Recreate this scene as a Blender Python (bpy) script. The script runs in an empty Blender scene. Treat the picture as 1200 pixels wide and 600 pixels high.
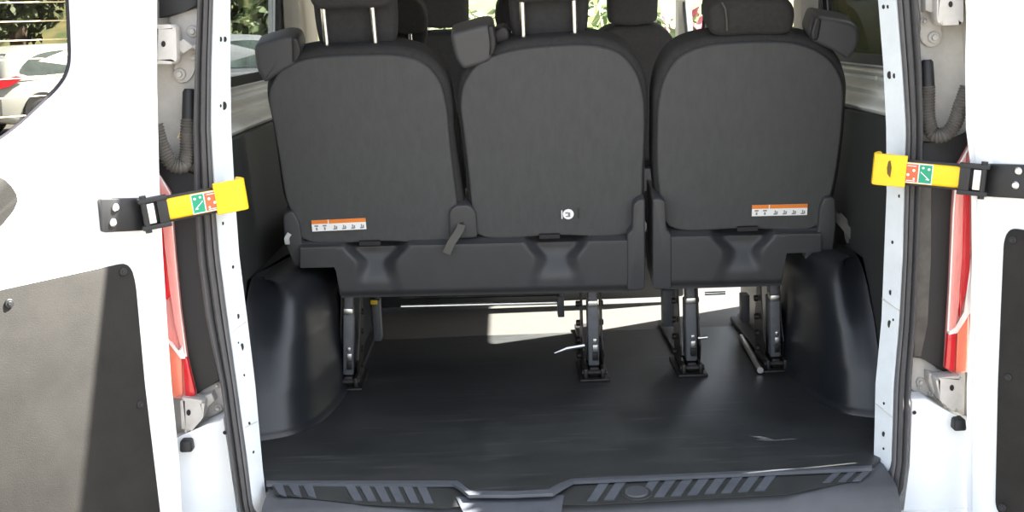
import bpy, bmesh, math, random
from mathutils import Vector, Matrix
random.seed(7)
PI = math.pi
SC = bpy.context.scene
COL = SC.collection
V = Vector

# ------------------------------------------------------------------ camera model (metres, Y runs into the van, Z up)
F = 1540.0
PITCH = math.atan(270 / F)
ROLL = math.radians(-2.2)
CAM = V((-0.11, -2.9, 1.59))
R = Matrix.Rotation(PI / 2 - PITCH, 3, 'X') @ Matrix.Rotation(ROLL, 3, 'Z')
FLOOR = 0.60

def ray(px, py):
    return R @ V(((px - 600) / F, -(py - 300) / F, -1))

def PP(px, py, p0, n):                       # point of a sight line on a plane
    d = ray(px, py)
    return CAM + d * ((V(p0) - CAM).dot(n) / d.dot(n))

def P(px, py, Y):
    return PP(px, py, (0, Y, 0), V((0, 1, 0)))

def PX(px, py, X):
    return PP(px, py, (X, 0, 0), V((1, 0, 0)))

def PZ(px, py, Z):
    return PP(px, py, (0, 0, Z), V((0, 0, 1)))

def sm(a, b, x):
    t = max(0., min(1., (x - a) / (b - a)))
    return t * t * (3 - 2 * t)

def lerp(a, b, t):
    return a + (b - a) * t

def interp(tab, x):                          # rows (x, v1, v2 ...)
    if x <= tab[0][0]:
        a, b = tab[0], tab[1]
    elif x >= tab[-1][0]:
        a, b = tab[-2], tab[-1]
    else:
        for a, b in zip(tab, tab[1:]):
            if a[0] <= x <= b[0]:
                break
    t = (x - a[0]) / (b[0] - a[0])
    return [lerp(p, q, t) for p, q in zip(a[1:], b[1:])]

def catmull(pts, n=5, closed=True):
    out = []
    m = len(pts)
    pts = [V(p) for p in pts]
    rng = range(m) if closed else range(m - 1)
    for i in rng:
        if closed:
            p0, p1, p2, p3 = pts[i - 1], pts[i], pts[(i + 1) % m], pts[(i + 2) % m]
        else:
            p0, p1, p2, p3 = pts[max(i - 1, 0)], pts[i], pts[i + 1], pts[min(i + 2, m - 1)]
        for k in range(n):
            t = k / n                         # centripetal: no loops at uneven spacing
            d0 = max((p1 - p0).length, 1e-6) ** .5
            d1 = max((p2 - p1).length, 1e-6) ** .5
            d2 = max((p3 - p2).length, 1e-6) ** .5
            if (p1 - p0).length < 1e-6: d0 = d1
            if (p3 - p2).length < 1e-6: d2 = d1
            m1 = (p2 - p1) + ((p1 - p0) / d0 - (p2 - p0) / (d0 + d1)) * d1 if (p1 - p0).length > 1e-6 else (p2 - p1)
            m2 = (p2 - p1) + ((p3 - p2) / d2 - (p3 - p1) / (d1 + d2)) * d1 if (p3 - p2).length > 1e-6 else (p2 - p1)
            out.append(p1 * (2 * t ** 3 - 3 * t * t + 1) + m1 * (t ** 3 - 2 * t * t + t) + p2 * (3 * t * t - 2 * t ** 3) + m2 * (t ** 3 - t * t))
    if not closed:
        out.append(pts[-1])
    return out

def fillet(pts, r, seg=4):                   # rounded closed polygon; r one radius or a list
    out = []
    m = len(pts)
    pts = [V(p) for p in pts]
    for i in range(m):
        rr = r[i] if isinstance(r, (list, tuple)) else r
        a, b, c = pts[i - 1], pts[i], pts[(i + 1) % m]
        d1, d2 = (a - b), (c - b)
        if rr <= 0:
            out.append(b); continue
        l = min(rr, d1.length * .48, d2.length * .48)
        p, q = b + d1.normalized() * l, b + d2.normalized() * l
        for k in range(seg + 1):
            t = k / seg
            out.append(p * (1 - t) ** 2 + b * 2 * t * (1 - t) + q * t * t)
    return out

def inset2(pts, d):                          # inset of a closed 2D outline
    m = len(pts)
    area = sum(pts[i - 1][0] * pts[i][1] - pts[i][0] * pts[i - 1][1] for i in range(m))
    s = 1 if area > 0 else -1
    out = []
    for i in range(m):
        a, b, c = pts[i - 1], pts[i], pts[(i + 1) % m]
        t = V((c[0] - a[0], c[1] - a[1]))
        if t.length < 1e-9:
            out.append(V(b)); continue
        t.normalize()
        out.append(V((b[0] - t.y * d * s, b[1] + t.x * d * s)))
    return out

# ------------------------------------------------------------------ mesh builder
class MB:
    def __init__(s):
        s.bm = bmesh.new()

    def v(s, p):
        return s.bm.verts.new(p)

    def f(s, vs):
        try:
            return s.bm.faces.new(vs)
        except ValueError:
            return None

    def boxf(s, O, ex, ey, ez, x, y, z, bev=0, seg=2, taper=1.0):
        O = V(O)
        vs = []
        for k, zz in enumerate(z):
            t = taper if k else 1
            cx, cy = (x[0] + x[1]) / 2, (y[0] + y[1]) / 2
            for xx, yy in ((x[0], y[0]), (x[1], y[0]), (x[1], y[1]), (x[0], y[1])):
                vs.append(s.v(O + ex * (cx + (xx - cx) * t) + ey * (cy + (yy - cy) * t) + ez * zz))
        fs = [s.f([vs[i] for i in q]) for q in ((0, 1, 2, 3), (7, 6, 5, 4), (0, 4, 5, 1), (1, 5, 6, 2), (2, 6, 7, 3), (3, 7, 4, 0))]
        if bev:
            es = {e for f in fs for e in f.edges}
            bmesh.ops.bevel(s.bm, geom=list(es), offset=bev, segments=seg, affect='EDGES', profile=.5)
        return s

    def box(s, x, y, z, bev=0, seg=2, taper=1.0):
        return s.boxf((0, 0, 0), V((1, 0, 0)), V((0, 1, 0)), V((0, 0, 1)), x, y, z, bev, seg, taper)

    def tube(s, pts, r, seg=10, caps=True, closed=False):
        pts = [V(p) for p in pts]
        m = len(pts)
        rings = []
        up = None
        for i, p in enumerate(pts):
            if closed:
                t = (pts[(i + 1) % m] - pts[i - 1])
            else:
                t = pts[min(i + 1, m - 1)] - pts[max(i - 1, 0)]
            t.normalize()
            if up is None:
                up = t.orthogonal().normalized()
            up = (up - t * up.dot(t)).normalized()
            w = t.cross(up)
            rr = r[i] if isinstance(r, (list, tuple)) else r
            rings.append([s.v(p + (up * math.cos(a) + w * math.sin(a)) * rr) for a in [2 * PI * k / seg for k in range(seg)]])
        rg = range(m) if closed else range(m - 1)
        for i in rg:
            a, b = rings[i], rings[(i + 1) % m]
            for k in range(seg):
                s.f((a[k], a[(k + 1) % seg], b[(k + 1) % seg], b[k]))
        if caps and not closed:
            s.f(rings[0][::-1]); s.f(rings[-1])
        return s

    def prism(s, pts, ext, bev=0):           # 3D polygon pushed along ext
        ext = V(ext)
        a = [s.v(p) for p in pts]
        b = [s.v(V(p) + ext) for p in pts]
        m = len(a)
        fs = [s.f(a), s.f(b[::-1])]
        for i in range(m):
            s.f((a[i], b[i], b[(i + 1) % m], a[(i + 1) % m]))
        if bev:
            es = list(fs[0].edges)
            bmesh.ops.bevel(s.bm, geom=es, offset=bev, segments=2, affect='EDGES', profile=.5)
        return s

    def rings(s, rings, cap0=True, cap1=True, closed=True):
        rv = [[s.v(p) for p in r] for r in rings]
        m = len(rv[0])
        for a, b in zip(rv, rv[1:]):
            for k in range(m if closed else m - 1):
                s.f((a[k], a[(k + 1) % m], b[(k + 1) % m], b[k]))
        if cap0:
            s.f(rv[0][::-1])
        if cap1:
            s.f(rv[-1])
        return s

    def slab(s, out, fr, w0, w1, r, bulge=0.0, steps=4, r2=None, fan=True):
        """rounded slab: 2D outline `out` in frame fr=(O,eu,ev,en), from depth w0 to w1"""
        O, eu, ev, en = fr
        r2 = r if r2 is None else r2
        rs = []
        def ring(d, w):
            return [O + eu * p[0] + ev * p[1] + en * w for p in inset2(out, d)]
        if fan:
            cx = V((sum(p[0] for p in out) / len(out), sum(p[1] for p in out) / len(out)))
            base = inset2(out, r)
            for k_, b_ in ((.35, 1.0), (.62, .85), (.85, .45), (.97, .08)):
                rs.append([O + eu * q.x + ev * q.y + en * (w0 - bulge * b_) for q in [cx + (p - cx) * k_ for p in base]])
        for k in range(steps + 1):
            a = PI / 2 * k / steps
            rs.append(ring(r * (1 - math.sin(a)), w0 + r * (1 - math.cos(a))))
        for k in range(steps + 1):
            a = PI / 2 * k / steps
            rs.append(ring(r2 * (1 - math.cos(a)), w1 - r2 * (1 - math.sin(a))))
        if not fan:
            return s.rings(rs)
        s.rings(rs, False, False)
        m = len(out)
        s.bm.verts.ensure_lookup_table()
        n_ = len(s.bm.verts)
        for st, fl in ((n_ - m * len(rs), True), (n_ - m, False)):
            vs = [s.bm.verts[st + i] for i in range(m)]
            c = V((0, 0, 0))
            for q in vs: c += q.co
            cv = s.v(c / m)
            for i in range(m):
                a, b = vs[i], vs[(i + 1) % m]
                s.f((b, a, cv) if fl else (a, b, cv))
            s.bm.verts.ensure_lookup_table()
        return s

    def grid(s, fn, nu, nv):
        vs = [[s.v(fn(i / nu, j / nv)) for j in range(nv + 1)] for i in range(nu + 1)]
        for i in range(nu):
            for j in range(nv):
                s.f((vs[i][j], vs[i + 1][j], vs[i + 1][j + 1], vs[i][j + 1]))
        return s

    def plate(s, outer, holes, mp, ext):     # flat plate with holes, thickness vector ext
        ext = V(ext)
        es = []
        n0 = len(s.bm.verts)
        for loop in [outer] + holes:
            vs = [s.v(mp(p)) for p in loop]
            es += [s.bm.edges.new((vs[i - 1], vs[i])) for i in range(len(vs))]
        res = bmesh.ops.triangle_fill(s.bm, use_beauty=True, use_dissolve=False, edges=es)
        fs = [g for g in res['geom'] if isinstance(g, bmesh.types.BMFace)]
        mapv = {}
        for f in fs:
            for v in f.verts:
                if v not in mapv:
                    mapv[v] = s.v(v.co + ext)
        bnd = [e for e in es if e.is_valid]
        for f in fs:
            s.f([mapv[v] for v in reversed(f.verts)])
        for e in bnd:
            a, b = e.verts
            s.f((a, b, mapv[b], mapv[a]))
        return s

    def disc(s, c, n, r, th, seg=16, bev=0):
        n = V(n).normalized()
        u = n.orthogonal().normalized()
        w = n.cross(u)
        pts = [V(c) + (u * math.cos(2 * PI * k / seg) + w * math.sin(2 * PI * k / seg)) * r for k in range(seg)]
        rs = [pts]
        if bev:
            rs.append([p + n * (th - bev) for p in pts])
            rs.append([V(c) + (p - V(c)) * (1 - bev / r) + n * th for p in pts])
        else:
            rs.append([p + n * th for p in pts])
        return s.rings(rs)

BASE = {}
def obj(name, mb, mat, parent=None, ang=35, smooth=True, recalc=True):
    bm = mb.bm
    off = V((0, 0, 0)) if parent is None else BASE[parent.name]
    if recalc:
        bmesh.ops.recalc_face_normals(bm, faces=bm.faces)
    if off.length:
        bmesh.ops.translate(bm, vec=-off, verts=bm.verts)
    me = bpy.data.meshes.new(name)
    bm.to_mesh(me)
    bm.free()
    me.materials.append(mat)
    if smooth:
        me.polygons.foreach_set('use_smooth', [True] * len(me.polygons))
        try:
            me.set_sharp_from_angle(angle=math.radians(ang))
        except Exception:
            pass
    o = bpy.data.objects.new(name, me)
    COL.objects.link(o)
    BASE[o.name] = off.copy()
    if parent is not None:
        o.parent = parent
    return o

def thing(name, label, cat, loc=(0, 0, 0), group=None):
    o = bpy.data.objects.new(name, None)
    o.empty_display_size = .05
    COL.objects.link(o)
    o.location = loc
    BASE[o.name] = V(loc)
    o['label'] = label
    o['category'] = cat
    if group:
        o['group'] = group
    return o

def tag(o, label, cat, group=None, kind=None):
    o['label'] = label; o['category'] = cat
    if group: o['group'] = group
    if kind: o['kind'] = kind
    return o

def struct(name, mb, mat, parent=None, **k):
    o = obj(name, mb, mat, parent, **k)
    if parent is None:
        o['kind'] = 'structure'
    return o

def copy_tree(o, parent=None):
    c = o.copy(); COL.objects.link(c)
    if parent is not None:
        c.parent = parent
    for ch in list(o.children):
        copy_tree(ch, c)
    return c

# ------------------------------------------------------------------ materials
def mat(name, col, rough=.6, metal=0., var=0.0, vscale=20., bump=0., bscale=200., spec=.5, coat=0., stretch=None, col2=None, sheen=0.):
    m = bpy.data.materials.new(name)
    m.use_nodes = True
    nt = m.node_tree
    b = nt.nodes['Principled BSDF']
    b.inputs['Base Color'].default_value = (*col, 1)
    b.inputs['Roughness'].default_value = rough
    b.inputs['Metallic'].default_value = metal
    b.inputs['Specular IOR Level'].default_value = spec
    b.inputs['Coat Weight'].default_value = coat
    if sheen:
        b.inputs['Sheen Weight'].default_value = sheen
    tc = nt.nodes.new('ShaderNodeTexCoord')
    src = tc.outputs['Object']
    if stretch:
        mp = nt.nodes.new('ShaderNodeMapping')
        mp.inputs['Scale'].default_value = stretch
        nt.links.new(src, mp.inputs['Vector'])
        src = mp.outputs['Vector']
    if var or col2:
        n = nt.nodes.new('ShaderNodeTexNoise')
        n.inputs['Scale'].default_value = vscale
        n.inputs['Detail'].default_value = 6
        n.inputs['Roughness'].default_value = .65
        nt.links.new(src, n.inputs['Vector'])
        r = nt.nodes.new('ShaderNodeValToRGB')
        c2 = col2 if col2 else tuple(c * (1 + var) for c in col)
        c1 = col if col2 else tuple(c * (1 - var) for c in col)
        r.color_ramp.elements[0].position = .35
        r.color_ramp.elements[1].position = .65
        r.color_ramp.elements[0].color = (*c1, 1)
        r.color_ramp.elements[1].color = (*c2, 1)
        nt.links.new(n.outputs['Fac'], r.inputs['Fac'])
        nt.links.new(r.outputs['Color'], b.inputs['Base Color'])
    if bump:
        n2 = nt.nodes.new('ShaderNodeTexNoise')
        n2.inputs['Scale'].default_value = bscale
        n2.inputs['Detail'].default_value = 3
        nt.links.new(src, n2.inputs['Vector'])
        bp = nt.nodes.new('ShaderNodeBump')
        bp.inputs['Strength'].default_value = bump
        bp.inputs['Distance'].default_value = .002
        nt.links.new(n2.outputs['Fac'], bp.inputs['Height'])
        nt.links.new(bp.outputs['Normal'], b.inputs['Normal'])
    return m

def glass(name, tint, refl=.06):
    m = bpy.data.materials.new(name)
    m.use_nodes = True
    nt = m.node_tree
    nt.nodes.remove(nt.nodes['Principled BSDF'])
    t = nt.nodes.new('ShaderNodeBsdfTransparent'); t.inputs['Color'].default_value = (*tint, 1)
    g = nt.nodes.new('ShaderNodeBsdfGlossy'); g.inputs['Roughness'].default_value = .02
    fr = nt.nodes.new('ShaderNodeFresnel'); fr.inputs['IOR'].default_value = 1.22
    mx = nt.nodes.new('ShaderNodeMixShader')
    ml = nt.nodes.new('ShaderNodeMath'); ml.operation = 'MULTIPLY'; ml.inputs[1].default_value = .22
    nt.links.new(fr.outputs['Fac'], ml.inputs[0]); nt.links.new(ml.outputs[0], mx.inputs['Fac'])
    nt.links.new(t.outputs[0], mx.inputs[1]); nt.links.new(g.outputs[0], mx.inputs[2])
    nt.links.new(mx.outputs[0], nt.nodes['Material Output'].inputs['Surface'])
    return m

WHITE = mat('white_paint', (.80, .82, .83), .32, coat=.3, var=.02, vscale=6)
WHITEIN = mat('white_primer_metal', (.62, .63, .60), .5, var=.06, vscale=12)
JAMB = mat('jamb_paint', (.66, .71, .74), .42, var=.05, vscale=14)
RECESS = mat('warm_jamb_paint', (.52, .50, .46), .5, var=.10, vscale=16)  # darker, warmer jamb tone for the recess panels and joint lines
HINGEM = mat('hinge_paint', (.50, .48, .45), .45, var=.08, vscale=30)
LINING = mat('pale_lining', (.62, .59, .53), .7, var=.04, vscale=20)
PANELF = mat('seat_back_carpet', (.070, .072, .072), .95, var=.06, vscale=60, bump=.5, bscale=900, spec=.1, stretch=(1, 1, .25), sheen=.05)
FABRIC = mat('dark_seat_fabric', (.032, .032, .033), .9, var=.12, vscale=80, bump=.5, bscale=900, spec=.2)
FABRIC2 = mat('headrest_fabric', (.034, .033, .033), .9, var=.12, vscale=90, bump=.5, bscale=700, spec=.2)
PLASTIC = mat('seat_base_plastic', (.044, .046, .049), .50, var=.05, vscale=30, bump=.15, bscale=1200, spec=.45)
PODPL = mat('belt_guide_plastic', (.045, .046, .050), .5, bump=.15, bscale=1200)
BLACKPL = mat('black_plastic', (.012, .0125, .014), .5, var=.1, vscale=30, bump=.2, bscale=900)
ARCH = mat('arch_plastic', (.011, .013, .016), .36, var=.08, vscale=20, bump=.12, bscale=900, spec=.5)
WALLBLK = mat('side_trim_plastic', (.018, .020, .020), .6, var=.1, vscale=20, bump=.2, bscale=700)
SILLPL = mat('sill_plastic', (.050, .054, .062), .5, var=.12, vscale=10, bump=.15, bscale=900)
SILLRIB = mat('sill_rib_plastic', (.068, .076, .090), .5, var=.12, vscale=18)
SILLDK = mat('sill_dark_plastic', (.020, .022, .022), .6, var=.2, vscale=18)
RUBBER = mat('seal_rubber', (.085, .083, .085), .55, var=.10, vscale=18)
RUBBER2 = mat('conduit_rubber', (.085, .078, .070), .6, var=.2, vscale=25)
GREYLEG = mat('grey_leg_plastic', (.085, .090, .098), .5, var=.12, vscale=50)
STEEL = mat('bright_steel', (.62, .62, .60), .32, metal=1., var=.1, vscale=40)
DARKST = mat('dark_steel', (.028, .026, .024), .5, metal=.6, var=.35, vscale=60)
CHROME = mat('chrome_post', (.75, .74, .70), .25, metal=1.)
YELLOW = mat('yellow_plastic', (.78, .50, .004), .38, var=.04, vscale=30)
SCUFF = mat('scuffed_mark', (.10, .06, .01), .8, var=.5, vscale=60)
ORANGE = mat('orange_print', (.80, .22, .03), .5)
REDPR = mat('orange_red_print', (.62, .11, .04), .5)
GREEN = mat('green_print', (.008, .27, .14), .5)
WHITEPR = mat('white_print', (.85, .86, .86), .5)
GREYPR = mat('grey_print', (.22, .22, .24), .6)
REDLENS = mat('red_lens', (.62, .012, .02), .12, coat=.6, spec=.6)
PINKLENS = mat('pale_red_lens', (.80, .30, .27), .15, coat=.6, var=.25, vscale=40, stretch=(60, 60, .6))
ORLENS = mat('salmon_lens', (.80, .20, .12), .15, coat=.6, var=.05, vscale=30)
CLEARL = mat('clear_lens', (.86, .80, .76), .1, coat=.6)
WEB = mat('belt_webbing', (.075, .072, .064), .8, bump=.4, bscale=500)
WEBL = mat('pale_belt_end', (.50, .52, .52), .6)
HOLE = mat('hole_dark', (.012, .012, .012), .8)
DOORTRIM = mat('door_trim_board', (.021, .020, .0185), .8, var=.16, vscale=9, bump=.4, bscale=500, spec=.25)
FRIT = mat('frit_black', (.012, .010, .016), .4)
HEAT = mat('heater_wire', (.60, .45, .26), .5)
GL_DOOR = glass('door_glass', (.52, .52, .50))
GL_SIDE = glass('side_glass', (.66, .67, .65))
GL_DARK = glass('dark_side_glass', (.11, .115, .11))  # tint deepened to stand in for the slid-back door and cut sun
GL_FRONT = glass('windscreen_glass', (.95, .97, .95))
CARW = mat('white_car_paint', (.42, .42, .39), .3, coat=.5)
CARS = mat('silver_car_paint', (.10, .11, .12), .4, metal=.2, coat=.5)
CARGL = mat('car_glass', (.035, .05, .045), .08, coat=.5, var=.5, vscale=2.5)
TYRE = mat('tyre', (.02, .02, .02), .8)
HUBC = mat('hubcap', (.45, .46, .47), .35, metal=.8)
BARK = mat('bark', (.09, .065, .045), .9, var=.3, vscale=12, bump=.6, bscale=30)

def floor_mat():
    m = mat('rubber_load_mat', (.016, .017, .018), .42, bump=.25, bscale=600, spec=.45)
    nt = m.node_tree
    b = nt.nodes['Principled BSDF']
    tc = nt.nodes.new('ShaderNodeTexCoord')
    n = nt.nodes.new('ShaderNodeTexNoise'); n.inputs['Scale'].default_value = 5; n.inputs['Detail'].default_value = 9; n.inputs['Roughness'].default_value = .7
    nt.links.new(tc.outputs['Object'], n.inputs['Vector'])
    r = nt.nodes.new('ShaderNodeValToRGB')
    r.color_ramp.elements[0].position = .35; r.color_ramp.elements[0].color = (.019, .021, .022, 1)
    r.color_ramp.elements[1].position = .75; r.color_ramp.elements[1].color = (.042, .044, .044, 1)
    nt.links.new(n.outputs['Fac'], r.inputs['Fac'])
    mp = nt.nodes.new('ShaderNodeMapping'); mp.inputs['Scale'].default_value = (1.2, 22, 1); mp.inputs['Rotation'].default_value = (0, 0, .25)
    nt.links.new(tc.outputs['Object'], mp.inputs['Vector'])
    n2 = nt.nodes.new('ShaderNodeTexNoise'); n2.inputs['Scale'].default_value = 4; n2.inputs['Detail'].default_value = 8
    nt.links.new(mp.outputs['Vector'], n2.inputs['Vector'])
    r2 = nt.nodes.new('ShaderNodeValToRGB')
    r2.color_ramp.elements[0].position = .60; r2.color_ramp.elements[0].color = (0, 0, 0, 1)
    r2.color_ramp.elements[1].position = .80; r2.color_ramp.elements[1].color = (1, 1, 1, 1)
    nt.links.new(n2.outputs['Fac'], r2.inputs['Fac'])
    mx = nt.nodes.new('ShaderNodeMix'); mx.data_type = 'RGBA'
    nt.links.new(r2.outputs['Color'], mx.inputs[0])
    nt.links.new(r.outputs['Color'], mx.inputs[6]); mx.inputs[7].default_value = (.10, .10, .096, 1)
    nt.links.new(mx.outputs[2], b.inputs['Base Color'])
    return m
FLOORM = floor_mat()
ASPH = mat('pale_gravel_ground', (.10, .092, .08), .9, var=.25, vscale=4, bump=.5, bscale=60)
GRASS = mat('dry_grass', (.035, .062, .014), .9, col2=(.15, .12, .045), vscale=1.1)

X1, Y1, Z1 = V((1, 0, 0)), V((0, 1, 0)), V((0, 0, 1))

# ------------------------------------------------------------------ the van shell (setting)
def sx(z):                                    # outer half width of the body at height z (sides lean in)
    return .985 - .075 * (z - .5)

fr_edge = [PZ(x, y, FLOOR) for x, y in ((316, 563), (535, 562), (540, 565), (551, 575), (600, 575.5), (643, 573.5), (655, 566), (670, 560.5), (1021, 545.5))]
mat_out = [V((-.798, 1.27, FLOOR)), V((-.798, .08, FLOOR)), V((-.72, -.03, FLOOR))] + fr_edge + [V((.73, -.03, FLOOR)), V((.798, .08, FLOOR)), V((.798, 1.27, FLOOR))]
fl_ = struct('floor', MB().prism(mat_out, (0, 0, -.03), .002), FLOORM)
obj('cabin_floor', MB().box((-.80, .80), (1.275, 4.6), (FLOOR - .03, FLOOR - .003)), mat('grey_vinyl', (.055, .054, .05), .6, var=.08, vscale=30), fl_)

def rect(y0, y1, z0, z1, r=.06):
    return [(p.x, p.y) for p in fillet([(y0, z0, 0), (y1, z0, 0), (y1, z1, 0), (y0, z1, 0)], r)]

WZ0, WZ1 = 1.45, 1.90
side_holes = {
    -1: [rect(.20, 1.60, WZ0, WZ1), rect(2.10, 2.85, WZ0 - .05, WZ1), rect(3.15, 4.1, WZ0 - .1, WZ1)],
    1: [rect(.20, 1.18, WZ0, WZ1), [tuple(p)[:2] for p in fillet([V((1.72, FLOOR + .02, 0)), V((2.92, FLOOR + .02, 0)), V((2.92, WZ1, 0)), V((1.34, WZ1, 0)), V((1.44, 1.45, 0))], .06)], rect(3.2, 4.3, WZ0 - .1, WZ1)]}  # side door opening: rear edge slanted to shape the floor's sun patch
wn = 1
for s, side in ((-1, 'left'), (1, 'right')):
    # black trim below the metal ledge
    w = struct('wall_' + side, MB().box((s * .80, s * .83) if s > 0 else (-.83, -.80), (.10, 1.80 if s < 0 else 1.40), (FLOOR - .02, 1.335), .006), WALLBLK)
    mb = MB()
    mb.plate([(.06, .28), (4.8, .28), (4.8, 1.1), (4.15, 1.95), (.06, 1.95)], side_holes[s], lambda p: V((s * sx(p[1]), p[0], p[1])), (-s * .025, 0, 0))
    obj('outer_skin', mb, WHITE, w)
    # painted inner ledge under the quarter window, with pressed ridges
    def ledge(u, v):
        y = lerp(.10, 1.82 if s < 0 else 1.36, u)
        z = lerp(1.33, 1.452, v)
        x = lerp(.815, .885, sm(0, .75, v)) + .012 * math.cos(v * 19)
        return V((s * x, y, z))
    obj('metal_ledge', MB().grid(ledge, 40, 28), WHITEIN, w)
    mb = MB()
    for k in range(4):
        for q in range(2):
            mb.disc(V((s * .868, .33 + .085 * k, 1.395 + .022 * q)), (-s, 0, .3), .006, .004, 10)
    obj('rivet_row', mb, WHITEIN, w)
    # pale lined pillar behind the quarter window and upper header
    mb = MB()
    y0, y1 = (1.66, 2.08) if s < 0 else (1.235, 1.345)
    mb.boxf((0, 0, 0), X1, Y1, Z1, (s * .81, s * .875) if s > 0 else (-.86, -.80), (y0, y1), (1.335, 1.93), .02)
    obj('pillar_lining', mb, LINING, w)
    mb = MB()
    mb.box((.80, .865) if s > 0 else (-.865, -.80), (3.0, 3.14), (FLOOR, 1.93), .01)
    obj('door_pillar', mb, BLACKPL, w)
    mb = MB()
    mb.box((.84, .90) if s > 0 else (-.90, -.84), (1.83 if s < 0 else 2.93, 4.6), (FLOOR - .02, WZ0 - .1), .01)
    obj('front_lining', mb, WALLBLK, w)
    # windows
    for k, h in enumerate(side_holes[s]):
        if s > 0 and k == 1:
            continue                             # side door stands open here
        mb = MB()
        inner = inset2([V(p) for p in h], .028)
        mb.plate(h, [[tuple(p) for p in inner]], lambda p: V((s * (sx(p[1]) - .028), p[0], p[1])), (-s * .012, 0, 0))
        g = MB()
        g.prism([V((s * (sx(p[1]) - .012), p[0], p[1])) for p in h], (-s * .004, 0, 0))
        wo = struct('window_%d' % wn, g, (GL_DARK if s > 0 else GL_SIDE) if k == 0 else GL_FRONT)
        obj('window_frame', mb, FRIT, wo)
        wn += 1

c = struct('ceiling', MB().box((-.88, .88), (-.04, 4.15), (1.945, 1.985), .01), WHITE)
obj('roof_lining', MB().box((-.84, .84), (.05, 4.1), (1.925, 1.94)), LINING, c)
struct('wall_front', MB().box((-.9, .9), (4.62, 4.7), (.3, 1.12), .02), BLACKPL)
mb = MB().prism([V((-.86, 4.72, 1.12)), V((.86, 4.72, 1.12)), V((.80, 4.13, 1.93)), V((-.80, 4.13, 1.93))], (0, .006, .004))
wo = struct('window_%d' % wn, mb, GL_FRONT)
mb = MB()
for s in (-1, 1):
    mb.tube([(s * .90, 4.74, 1.10), (s * .84, 4.13, 1.93)], .035, 8)
obj('window_frame', mb, LINING, wo)
# the dashboard
db = tag(obj('dashboard', MB().prism([V((-.84, 4.60, .75)), V((-.84, 4.60, 1.14)), V((-.84, 4.30, 1.13)), V((-.84, 4.12, 1.03)), V((-.84, 4.2, .75))], (1.68, 0, 0), .02), BLACKPL),
         'dark dashboard across the front of the cabin under the windscreen', 'dashboard')

# rear pillars: rows (pixel y, seal outer, strip outer, strip inner)
LROWS = [(-90, 236, 254, 272), (0, 232, 250, 270), (75, 229, 247.5, 270), (150, 227, 247, 271), (225, 228, 251, 275), (300, 232, 257, 280.5),
         (375, 242, 267, 290), (450, 259, 277.5, 299), (550, 272.5, 291, 308), (600, 281, 297, 314), (640, 288, 304, 319)]
RROWS = [(-90, 1069, 1045, 1023), (0, 1074, 1051, 1029), (75, 1079, 1057, 1035), (150, 1081, 1062, 1038.5), (225, 1078, 1060, 1039), (300, 1075, 1058, 1036),
         (375, 1072, 1054, 1033), (450, 1067, 1047.5, 1026), (540, 1063, 1045, 1024), (580, 1058, 1043, 1022), (620, 1048, 1036, 1018)]
def ysl(py):                                  # the seal plane leans out towards the sill
    return -.115 * sm(360, 590, py)

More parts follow.
